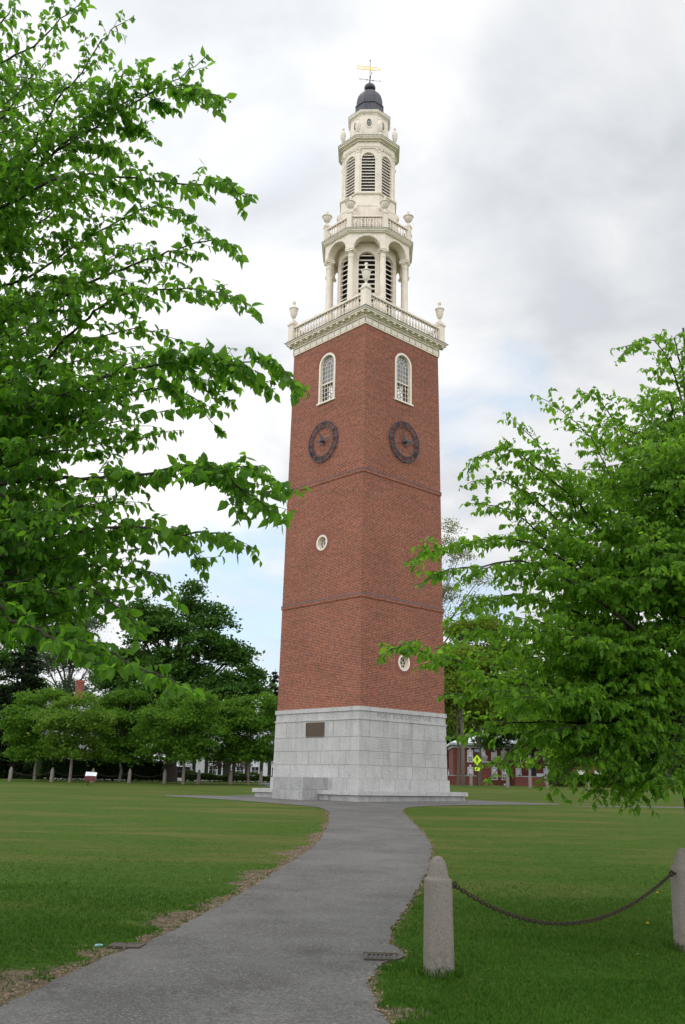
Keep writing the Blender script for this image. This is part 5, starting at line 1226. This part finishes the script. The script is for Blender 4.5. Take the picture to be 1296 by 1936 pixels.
crown_tree('oak_tree', 322, 1475, 82, 17.2, 2.6, 7.4, [(-.1, 0, .45, .45), (.12, 0, .95, .15), (.10, .1, .86, .20), (-.15, -.1, .72, .30), (.38, 0, .76, .26), (.3, -.2, .60, .32), (.66, 0, .56, .26), (-.4, 0, .80, .26), (.86, .1, .42, .22), (.90, 0, .34, .17), (-.5, .1, .52, .32), (-.75, 0, .40, .28), (.6, -.2, .36, .34), (-.3, -.3, .28, .42), (.2, -.3, .22, .42), (-.6, -.2, .16, .36), (.70, 0, .20, .26), (-.45, 0, .66, .22)],
           620, 90, .48, .34, M['leaf_oak'], M['bark_dark'], 'largest dark green oak with lobed crown left of the tower', flat=.62, trunk_r=.55, seed=5)
crown_tree('grey_green_tree', 112, 1470, 112, 20.0, 5, 6.2, [(0, 0, .6, .45), (.5, 0, .62, .36), (.75, 0, .42, .34), (-.5, 0, .55, .4), (.2, 0, .88, .3), (-.3, 0, .8, .34), (.1, 0, .3, .4), (.9, 0, .28, .25), (-.8, 0, .9, .25)], 300, 80, .6, .28, M['leaf_grey'], M['bark'], 'airy grey-green tree behind the house with the chimney', flat=.7, trunk_r=.35, seed=9)
crown_tree('shrub', 432, 1474, 86, 3.4, .5, 2.2, LB_ROUND, 70, 45, .28, .16, M['leaf_red'], M['bark'], 'reddish-brown thin shrub before the white house', cat='shrub', trunk_r=.07)
crown_tree('spring_tree', 905, 1478, 100, 17.8, 4.6, 6.0, [(0, 0, .6, .5), (.45, 0, .66, .42), (-.5, 0, .62, .42), (.2, 0, .88, .32), (-.25, 0, .86, .30), (.7, -.1, .42, .38), (-.65, 0, .40, .40), (0, -.3, .35, .45), (.3, -.2, .18, .4), (-.45, -.2, .16, .4)], 620, 110, .55, .33, M['leaf_spring'], M['bark'], 'yellow-green spring tree right behind the tower, by the utility pole', trunk_r=.2, seed=3)
crown_tree('spring_tree', 866, 1480, 83, 12.5, 4.6, 3.4, LB_ROUND, 330, 100, .5, .32, M['leaf_spring'], M['bark'], 'lower yellow-green tree beside the utility pole, against the tower wall', trunk_r=.11, seed=13)
crown_tree('bare_budding_tree', 795, 1478, 108, 31.0, 7, 7.8, [(0, 0, .5, .4), (.35, 0, .62, .38), (-.3, 0, .7, .4), (.62, 0, .80, .26), (.45, 0, .93, .2), (.82, 0, .55, .27), (.9, 0, .68, .22), (.3, 0, .85, .3), (-.1, 0, .92, .3), (.7, 0, .42, .25)], 260, 46, .55, .23, M['leaf_pale'], M['bark'], 'tall pale budding tree with bare twigs, half behind the tower', trunk_r=.35, seed=4, up=.3)
for px, py, Y, h_, r0, sd_, lb in ((846, 1480, 134, 12, 5, 26, 'dark green tree low behind the brick building, next to the tower'), (1010, 1480, 112, 12, 6, 21, 'dark green tree behind the right tree, left of the brick hall'), (1105, 1482, 136, 15, 7, 22, 'dark green tree behind the brick hall roof'), (1215, 1486, 105, 13, 7, 23, 'dark green tree behind the silver car on the right'), (1330, 1488, 98, 14, 7, 24, 'dark green tree beyond the black SUV at the right edge')):
    crown_tree('background_tree', px, py, Y, h_, 2.4, r0, LB_ROUND, 300, 90, .62, .40, M['leaf_oak'], M['bark_dark'], lb, group='dark trees beyond the right lawn', trunk_r=.3, seed=sd_)
for px, py, Y, h_, r0, sd_, lb in ((265, 1474, 96, 9, 5, 31, 'dark green round tree behind the left part of the oak'), (30, 1472, 100, 10, 5, 32, 'dark green round tree low behind the conifer'), (185, 1472, 108, 9, 5, 35, 'dark green tree behind the chimney house, right of it'), (-60, 1470, 104, 15, 7, 36, 'dark green tree outside the left picture edge'), (425, 1474, 122, 8.5, 5, 33, 'dark round tree behind the white house roof, left'), (505, 1475, 118, 8.5, 5, 34, 'dark round tree behind the white house roof, next to the tower')):
    crown_tree('background_tree', px, py, Y, h_, 1.6, r0, LB_ROUND, 280, 90, .55, .38, M['leaf_oak'], M['bark_dark'], lb, group='dark trees beyond the left lawn', trunk_r=.25, seed=sd_)
def conifer(px, py, Y, height, rad, label, seed, clear=.6, tiers=26):
    p = fixed_depth(px, py, Y); root = empty('conifer', p, 0, label=label, cat='conifer'); g = np.random.default_rng(seed); wood = MB(); C = []
    wood.tube([(0, 0, -.3), (0, 0, height * .5), (.1, 0, height)], [rad * .09, rad * .05, .02], 8)
    for i in range(tiers):
        z = clear + (height - clear) * (i / tiers) ** .95; rr = rad * (1 - (i / tiers)) ** .8 * g.uniform(.75, 1.15) + .15
        for k in range(max(5, int(11 * (1 - i / tiers)) + 3)):
            a = g.uniform(0, 2 * PI); L = rr * g.uniform(.65, 1.1); d_ = np.array([math.cos(a), math.sin(a), 0]); s = np.array([0, 0, z]); e = s + d_ * L + np.array([0, 0, -.16 * L])
            wood.tube([tuple(s), tuple((s + e) / 2 + np.array([0, 0, .05 * L])), tuple(e)], [.04, .025, .008], 4)
            n = int(40 * L / .6); t = g.uniform(.2, 1, n)[:, None]; q = s + (e - s) * t + g.normal(0, 1, (n, 3)) * np.array([.17, .17, .12]) * (.6 + L * .16); q[:, 2] -= np.abs(g.normal(0, .12, n)); C.append(q)
    wood.build('trunk', M['bark_dark'], root); leaf_cloud('crown', np.concatenate(C), .34, M['leaf_dark'], root, .2, .42)
conifer(22, 1470, 88, 15.2, 4.2, 'tall dark conifer at the left picture edge', 2)
conifer(512, 1474, 128, 14.8, 3.4, 'dark conifer top just left of the tower, behind the white house', 6)
def hedge(pa, pb, Y, h, d_, leaf, label, name='hedge', lsize=.14, dens=260, wav=.1):
    a, b = fixed_depth(*pa, Y[0]), fixed_depth(*pb, Y[1]); L = (b - a).length; c = (a + b) / 2; root = empty(name, Vector((c.x, c.y, G(c.x, c.y))), math.atan2((b - a).y, (b - a).x), label=label, cat='hedge')
    n = int(dens * (L * d_ + 2 * L * h)); x = rng.uniform(-L / 2, L / 2, n); sd2 = rng.uniform(0, 1, n); y = np.where(sd2 < .5, rng.uniform(-d_ / 2, d_ / 2, n), np.where(sd2 < .85, -d_ / 2, d_ / 2) + rng.normal(0, .07, n)); hh = h * (1 + wav * np.sin(x * 1.3) + wav * .7 * np.sin(x * 3.1 + 1))
    z = np.where(sd2 < .5, hh - np.abs(rng.normal(0, .1, n)), rng.uniform(0, 1, n) * hh)
    leaf_cloud('foliage', np.stack([x, y, z], 1), lsize, leaf, root, .5)
    mb = MB(); k = int(L / .6) + 1
    for i in range(k):
        xx = -L / 2 + L * (i + .5) / k; mb.tube([(xx, 0, -.2), (xx + random.uniform(-.15, .15), random.uniform(-.1, .1), h * .8)], [.04, .02], 5); mb.lathe([(.3, .15), (d_ * .38, .3), (d_ * .36, h * .75), (.12, h * .84)], 7, cx=xx)
    mb.build('stems', M['leaf_hedge'] if h > .6 else M['leaf_hedge_light'], root)
hedge((72, 1472), (308, 1474), (80, 84), 2.1, 1.6, M['leaf_hedge'], 'long tall dark hedge behind the left far posts', lsize=.17, dens=150)
hedge((345, 1475.5), (525, 1476.5), (88, 88), .75, .9, M['leaf_hedge_light'], 'low yellow-green hedge in front of the white house', dens=300, wav=.18)
hedge((1040, 1486), (1190, 1487), (88, 88), 1.15, 1.2, M['leaf_hedge_light'], 'clipped green hedge beyond the lawn on the right', dens=230, wav=.04)

# ------------------------------------------------------------------ the two near trees
LEAF_UV = np.array([(0, 0, 0), (.20, .21, .07), (.48, .28, .07), (.76, .16, .0), (1, 0, -.16), (.76, -.16, .0), (.48, -.28, .07), (.20, -.21, .07), (.3, 0, -.03), (.65, 0, -.06)])
LEAF_F3 = np.array([(0, 8, 1), (0, 7, 8), (9, 4, 3), (9, 5, 4)]); LEAF_F4 = np.array([(8, 9, 2, 1), (9, 3, 2, 2), (8, 7, 6, 9), (9, 6, 6, 5)])
LEAF_T = np.array([(0, 8, 1), (0, 7, 8), (9, 4, 3), (9, 5, 4), (8, 2, 1), (8, 9, 2), (9, 3, 2), (8, 7, 6), (8, 6, 9), (9, 6, 5)])
def leaves_mesh(name, P, D, N, S, m_, parent):
    D = D / (np.linalg.norm(D, axis=1)[:, None] + 1e-9); N = N - (N * D).sum(1)[:, None] * D; N /= np.linalg.norm(N, axis=1)[:, None] + 1e-9
    T = np.cross(N, D); n = len(P); curl = rng.uniform(-.2, 2.4, n)
    wid = rng.uniform(.85, 1.25, n)
    L = LEAF_UV
    V = P[:, None, :] + S[:, None, None] * (L[None, :, 0, None] * D[:, None, :] + (L[None, :, 1] * wid[:, None])[:, :, None] * T[:, None, :] + (L[None, :, 2] * curl[:, None])[:, :, None] * N[:, None, :])
    F = (np.arange(n)[:, None, None] * len(L) + LEAF_T[None]).reshape(-1, 3)
    o = np_mesh(name, V.reshape(-1, 3), F, m_, parent); o.data.polygons.foreach_set('use_smooth', [True] * len(o.data.polygons)); return o
def catmull(pts, n):
    P = [pts[0] * 2 - pts[1]] + list(pts) + [pts[-1] * 2 - pts[-2]]; out = []
    seg = len(pts) - 1
    for i in range(n):
        u = i / (n - 1) * seg; k = min(int(u), seg - 1); t = u - k; a, b, c, d_ = P[k], P[k + 1], P[k + 2], P[k + 3]
        out.append(.5 * ((2 * b) + (-a + c) * t + (2 * a - 5 * b + 4 * c - d_) * t * t + (-a + 3 * b - 3 * c + d_) * t ** 3))
    return out
class Bough:
    def __init__(s, seed): s.w = MB(); s.P = []; s.D = []; s.N = []; s.S = []; s.g = np.random.default_rng(seed)
    def leaf(s, p, d_, size):
        g = s.g; dv = d_ * g.uniform(.2, .9) + np.array([0, 0, -1.0]) * g.uniform(.2, 1.15) + g.normal(0, .42, 3)
        nv = np.array([0, 0, 1.0]) + g.normal(0, .7, 3) + d_ * .35
        s.P.append(p); s.D.append(dv); s.N.append(nv); s.S.append(size * g.uniform(.42, 1.3))
    def twig(s, p, d_, L, r, size, depth, step):
        g = s.g; n = max(3, int(L / .07)); pts = [p]; dd = d_ / np.linalg.norm(d_); q = p.copy(); ln = L / n; side = 1
        for i in range(n):
            dd = dd + g.normal(0, .09, 3) + np.array([0, 0, -.045 - .05 * (i / n)]); dd /= np.linalg.norm(dd); q = q + dd * ln; pts.append(q.copy())
        s.w.tube([tuple(x) for x in pts], list(np.linspace(r, .0018, len(pts))), 3 if r < .01 else 5)
        m = int(L / step)
        for k in range(m):
            t = (k + g.uniform(.2, 1)) / m
            if depth > 0 and t < .12: continue
            i = min(int(t * n), n - 1); f = t * n - i; x = pts[i] * (1 - f) + pts[i + 1] * f; dr = pts[i + 1] - pts[i]; dr /= np.linalg.norm(dr)
            sv = np.cross(dr, np.array([0, 0, 1.0])); sv /= np.linalg.norm(sv) + 1e-6; side = -side
            s.leaf(x, dr * .55 + sv * side * .8 + g.normal(0, .2, 3), size * (1 - .25 * t))
        s.leaf(pts[-1], dd, size * .9)
        if depth > 0:
            kk = max(2, int(L / .13)); side = 1
            for k in range(kk):
                t = .15 + .8 * (k + g.uniform(0, 1)) / kk; i = min(int(t * n), n - 1); dr = pts[i + 1] - pts[i]; dr /= np.linalg.norm(dr); sv = np.cross(dr, np.array([0, 0, 1.0])); sv /= np.linalg.norm(sv) + 1e-6; side = -side
                s.twig(pts[i], dr * .8 + sv * side * g.uniform(.4, 1.0) + np.array([0, 0, g.normal(.0, .2)]), L * g.uniform(.28, .5) * (1.15 - .6 * t), r * .5, size, depth - 1, step)
    def limb(s, pts, r0, r1, size, start=.25, gap=.17, tw=.75, step=.042, depth=1):
        g = s.g; n = max(10, int(sum((b - a).length for a, b in zip(pts, pts[1:])) / .12)); C = [np.array(q) for q in catmull([Vector(p) for p in pts], n)]
        C = [c + g.normal(0, .008, 3) if 0 < i < n - 1 else c for i, c in enumerate(C)]
        s.w.tube([tuple(c) for c in C], [r0 + (r1 - r0) * (i / (n - 1)) ** .55 for i in range(n)], 6)
        Ln = [0.];
        for a, b in zip(C, C[1:]): Ln.append(Ln[-1] + np.linalg.norm(b - a))
        tot = Ln[-1]; x = start * tot; side = 1; i = 0
        while x < tot * .985:
            while i < n - 2 and Ln[i + 1] < x: i += 1
            dr = C[i + 1] - C[i]; dr /= np.linalg.norm(dr) + 1e-9; sv = np.cross(dr, np.array([0, 0, 1.0])); sv /= np.linalg.norm(sv) + 1e-6; side = -side; t = x / tot
            L = tw * g.uniform(.55, 1.15) * (1.1 - .90 * t) + .05
            s.twig(C[i], dr * .75 + sv * side * g.uniform(.5, 1.0) + np.array([0, 0, g.normal(.04, .22)]), L, .0045 * (1.15 - .6 * t), size, depth if L > .3 else 0, step)
            x += gap * g.uniform(.6, 1.3) * (1.1 - .35 * t)
        s.twig(C[-1], C[-1] - C[-2], .12, .003, size, 0, step * .8)
    def finish(s, root, leafm, bark):
        s.w.build('trunk', bark, root, fix=False, smooth=True); print('leaves', len(s.P))
        leaves_mesh('crown', np.array(s.P), np.array(s.D), np.array(s.N), np.array(s.S), leafm, root)
def guide(lst, d0, d1):
    n = len(lst); return [at(x, y, d0 + (d1 - d0) * i / (n - 1)) for i, (x, y) in enumerate(lst)]

# left tree: its trunk stands outside the picture, the boughs reach in
LTX = at(-420, 1000, 7.8); lt0 = Vector((LTX.x, 7.8, G(LTX.x, 7.8)))
ltr = empty('elm_tree', (0, 0, 0), label='nearest leafy tree on the left, its boughs hanging into the top of the picture', cat='tree', group='near trees framing the tower')
bo = Bough(101)
bo.w.tube([tuple(lt0 + Vector((0, 0, -.3))), tuple(lt0 + Vector((.02, 0, 1.2))), tuple(lt0 + Vector((.1, .05, 3.0))), tuple(lt0 + Vector((.05, .1, 5.5))), tuple(lt0 + Vector((.2, .1, 8.2))), tuple(lt0 + Vector((.3, .2, 10.2)))], [.24, .19, .16, .12, .07, .02], 12)
def ltrunk(z): return Vector((lt0.x + .08, lt0.y + .08, z))
LG = [
 ([(-100, 520), (0, 380), (60, 280), (110, 185), (150, 145), (195, 75), (235, 42)], 7.8, 7.0),
 ([(-60, 440), (60, 330), (170, 230), (250, 190), (320, 158), (378, 118)], 7.6, 6.6),
 ([(100, 290), (250, 195), (330, 165), (375, 168), (412, 188)], 7.2, 6.3),
 ([(-50, 430), (80, 350), (140, 335), (250, 335), (360, 350), (420, 345), (462, 370)], 7.2, 6.2),
 ([(-50, 560), (60, 520), (150, 460), (260, 400), (330, 395), (375, 425)], 8.2, 8.0),
 ([(-60, 640), (120, 560), (250, 500), (330, 475), (410, 452), (450, 475)], 7.5, 6.6),
 ([(-80, 850), (37, 773), (92, 680), (162, 606), (230, 560), (330, 545), (420, 555), (475, 580)], 7.4, 6.2),
 ([(-80, 850), (37, 773), (88, 759), (153, 731), (218, 703), (282, 692), (333, 685), (400, 668), (445, 700)], 7.2, 6.0),
 ([(282, 692), (333, 688), (400, 687), (467, 685), (510, 686), (535, 696), (556, 725)], 6.6, 5.9),
 ([(-50, 860), (100, 800), (200, 760), (300, 735), (370, 755), (402, 800)], 7.6, 7.0),
 ([(-60, 940), (80, 905), (160, 905), (231, 898), (278, 896), (342, 879), (417, 884), (470, 884), (518, 912)], 7.0, 5.9),
 ([(342, 881), (417, 886), (450, 922), (480, 940), (522, 968)], 6.4, 5.9),
 ([(-60, 945), (48, 972), (100, 990), (148, 1002), (252, 995), (330, 1008), (400, 1008), (430, 1012), (475, 1040)], 7.0, 6.0),
 ([(-60, 1060), (60, 1050), (150, 1030), (240, 1000), (330, 1012), (368, 1045), (384, 1068)], 7.6, 6.8),
 ([(-60, 1110), (100, 1080), (200, 1068), (280, 1080), (318, 1120)], 7.0, 6.4),
 ([(-60, 1140), (80, 1120), (170, 1118), (235, 1160), (260, 1188)], 6.8, 6.2),
 ([(-60, 1080), (60, 1125), (130, 1170), (158, 1222)], 7.6, 7.2),
 ([(-90, 1160), (0, 1171), (71, 1190), (142, 1207), (220, 1238), (290, 1272), (350, 1298)], 6.6, 5.6),
 ([(-80, 1150), (20, 1170), (90, 1200), (150, 1240), (200, 1262)], 6.2, 5.6),
 ([(-90, 210), (-20, 130), (60, 90), (110, 40), (150, 8)], 7.6, 7.0), ([(-60, 110), (0, 50), (25, 8)], 7.0, 6.6), ([(-100, 300), (0, 230), (40, 170), (95, 110)], 8.0, 7.8),
 ([(-100, 660), (0, 600), (80, 560), (160, 520), (240, 470)], 8.6, 8.6), ([(-100, 760), (0, 700), (80, 645), (170, 640), (260, 620), (330, 640)], 8.4, 8.0), ([(-100, 480), (0, 440), (90, 410), (180, 300), (250, 290)], 8.4, 8.2),
 ([(-100, 900), (0, 860), (120, 850), (220, 835), (320, 815)], 8.0, 7.6), ([(-80, 1000), (0, 1000), (110, 1060), (200, 1110)], 8.4, 8.0)]
for pts, d0, d1 in LG:
    P_ = guide(pts, d0, d1)
    if pts[0][0] < -20: z = min(max(P_[0].z - .35 - .5 * abs(pts[0][0] + 420) / 400, 1.5), 9.6); P_ = [ltrunk(z)] + P_
    bo.limb(P_, .026 if pts[0][0] < 0 else .010, .003, .094, start=.26 if pts[0][0] < 0 else .08, gap=.08, tw=.62, step=.023)
for k in range(96):                                             # inner and rear boughs
    ty = random.uniform(110, 1150); tx = random.uniform(-110, float(np.interp(ty, [100, 180, 260, 340, 480, 700, 820, 920, 1050, 1130, 1200], [170, 220, 200, 310, 345, 350, 330, 290, 270, 200, 120]))); d1 = random.uniform(6.2, 9.2); e = at(tx, ty, d1); z = max(1.6, min(9.4, e.z - random.uniform(.6, 1.6))); s = ltrunk(z)
    bo.limb([s, s.lerp(e, .5) + Vector((0, random.uniform(-.3, .3), .25)), e], .022, .003, .084, start=.28, gap=.13, tw=.66, step=.028)
for k in range(26):                                             # low boughs on the left
    tx, ty, d1 = random.uniform(-60, 270), random.uniform(960, 1210), random.uniform(6.0, 8.6); ty -= max(0, tx - 150) * .8; e = at(tx, ty, d1); s = ltrunk(max(1.5, e.z - random.uniform(.3, .9)))
    bo.limb([s, s.lerp(e, .5) + Vector((0, random.uniform(-.3, .3), .2)), e], .02, .003, .084, start=.3, gap=.12, tw=.62, step=.027)
for k in range(16):                                             # the side of the crown away from the picture
    a = random.uniform(R(90), R(290)); L = random.uniform(2.2, 3.6); z = random.uniform(2.2, 9.0); s = ltrunk(z); e = s + Vector((math.cos(a) * L, math.sin(a) * L, random.uniform(.2, 1.2)))
    bo.limb([s, s.lerp(e, .5) + Vector((0, 0, .3)), e], .03, .004, .10, start=.25, gap=.2, tw=.7, step=.05)
bo.finish(ltr, M['leaf_left'], M['bark_dark'])

# right tree: trunk at the picture edge
rb = fixed_depth(1348, 1690, 11.0); rtr = empty('elm_tree', (0, 0, 0), label='bright green leafy tree at the right, its dark trunk on the picture edge', cat='tree', group='near trees framing the tower')
bo = Bough(202)
TRK = [rb + Vector((0, 0, -.3)), at(1324, 1600, 11), at(1306, 1500, 11), at(1293, 1400, 11), at(1290, 1250, 11), at(1300, 1080, 11.1), at(1306, 900, 11.2), at(1302, 730, 11.3), at(1292, 620, 11.2)]
bo.w.tube([tuple(p) for p in catmull(TRK, 24)], list(np.linspace(.115, .012, 24)), 10)
RG = [
 ([(1300, 1000), (1298, 860), (1290, 760), (1268, 690), (1236, 645), (1195, 650), (1176, 672)], 11.1, 10.6),
 ([(1302, 800), (1290, 700), (1276, 640), (1290, 632)], 11.2, 11.0),
 ([(1300, 1000), (1262, 900), (1240, 830), (1215, 775), (1188, 758)], 11.1, 11.3),
 ([(1296, 1130), (1275, 1069), (1233, 959), (1190, 850), (1150, 780), (1120, 742), (1092, 765)], 11.0, 10.6),
 ([(1284, 1349), (1252, 1298), (1215, 1206), (1206, 1146), (1169, 894 + 60), (1132, 850), (1080, 790), (1022, 752)], 11.0, 10.2),
 ([(1215, 1206), (1150, 1120), (1104, 1040), (1088, 960), (1050, 880), (1005, 825), (968, 790)], 10.8, 10.4),
 ([(1206, 1146), (1150, 1030), (1090, 950), (1030, 895), (960, 850), (912, 862), (887, 890)], 10.8, 9.9),
 ([(1215, 1206), (1140, 1090), (1060, 990), (990, 930), (930, 905), (884, 915)], 10.7, 10.2),
 ([(1215, 1206), (1140, 1110), (1060, 1040), (985, 980), (930, 955), (893, 952)], 10.5, 9.6),
 ([(1252, 1298), (1160, 1140), (1080, 1070), (1000, 1025), (930, 1020), (860, 1030), (800, 1050), (784, 1066)], 10.6, 9.0),
 ([(1200, 1190), (1100, 1110), (1000, 1062), (900, 1070), (840, 1078), (802, 1100)], 10.0, 9.2),
 ([(1252, 1298), (1130, 1180), (1000, 1130), (920, 1135), (858, 1165)], 10.6, 9.6),
 ([(1260, 1310), (1130, 1240), (1000, 1200), (905, 1190), (850, 1218)], 10.6, 9.4),
 ([(1284, 1380), (1180, 1330), (1060, 1300), (960, 1290), (880, 1258), (810, 1236), (768, 1220), (736, 1232)], 10.6, 8.6),
 ([(1284, 1370), (1150, 1330), (1020, 1318), (920, 1308), (848, 1312)], 10.8, 9.8), ([(1284, 1390), (1150, 1370), (1000, 1365), (925, 1375), (880, 1390)], 10.6, 9.6),
 ([(1284, 1400), (1180, 1390), (1060, 1390), (975, 1415), (935, 1462)], 10.6, 9.6), ([(1286, 1420), (1200, 1410), (1120, 1425), (1070, 1462), (1042, 1496)], 10.6, 9.6),
 ([(1286, 1420), (1230, 1428), (1180, 1450), (1145, 1485), (1128, 1510)], 10.7, 10.0), ([(1290, 1430), (1262, 1440), (1225, 1478), (1206, 1520)], 10.8, 10.2), ([(1288, 1425), (1270, 1450), (1262, 1490)], 10.4, 9.6),
 ([(1290, 1350), (1200, 1280), (1110, 1250), (1030, 1260), (960, 1240)], 11.4, 12.2), ([(1295, 1200), (1200, 1050), (1130, 980), (1060, 930)], 11.4, 12.4), ([(1300, 1050), (1240, 960), (1190, 930), (1130, 900)], 11.4, 12.2)]
for pts, d0, d1 in RG:
    P_ = guide(pts, d0, d1); bo.limb(P_, .024, .003, .086, start=.14, gap=.09, tw=.78, step=.026)
for k in range(165):
    tx, ty = (random.uniform(930, 1400), random.uniform(860, 1460)) if k < 80 else (random.uniform(880, 1120), random.uniform(1130, 1450)) if k < 115 else (random.uniform(960, 1420), random.uniform(720, 1060))
    if ty < 1120 and (tx < 990 + (1120 - ty) * .75 if k < 115 else ty < float(np.interp(tx, [960, 1040, 1120, 1200, 1260], [900, 830, 800, 760, 700]))) or ty > 1380 and tx < 960: continue
    d1 = random.uniform(8.8, 13.2); e = at(tx, ty, d1); s = at(1290, min(1420, max(720, ty + random.uniform(60, 160))), 11); bo.limb([s, s.lerp(e, .5) + Vector((0, 0, .2)), e], .018, .003, .080, start=.2, gap=.13, tw=.8, step=.033)
for k in range(26):                                             # the half of the crown outside the picture
    a = random.uniform(R(-75), R(75)); z = random.uniform(1.9, 6.0); L = random.uniform(1.6, 3.4) * (1.25 - z / 9); s = Vector((rb.x - .05, 11.05, z)); e = s + Vector((math.cos(a) * L, math.sin(a) * L, random.uniform(.0, .9))); bo.limb([s, s.lerp(e, .5) + Vector((0, 0, .25)), e], .026, .004, .092, start=.2, gap=.17, tw=.8, step=.042)
bo.finish(rtr, M['leaf_right'], M['bark_dark'])
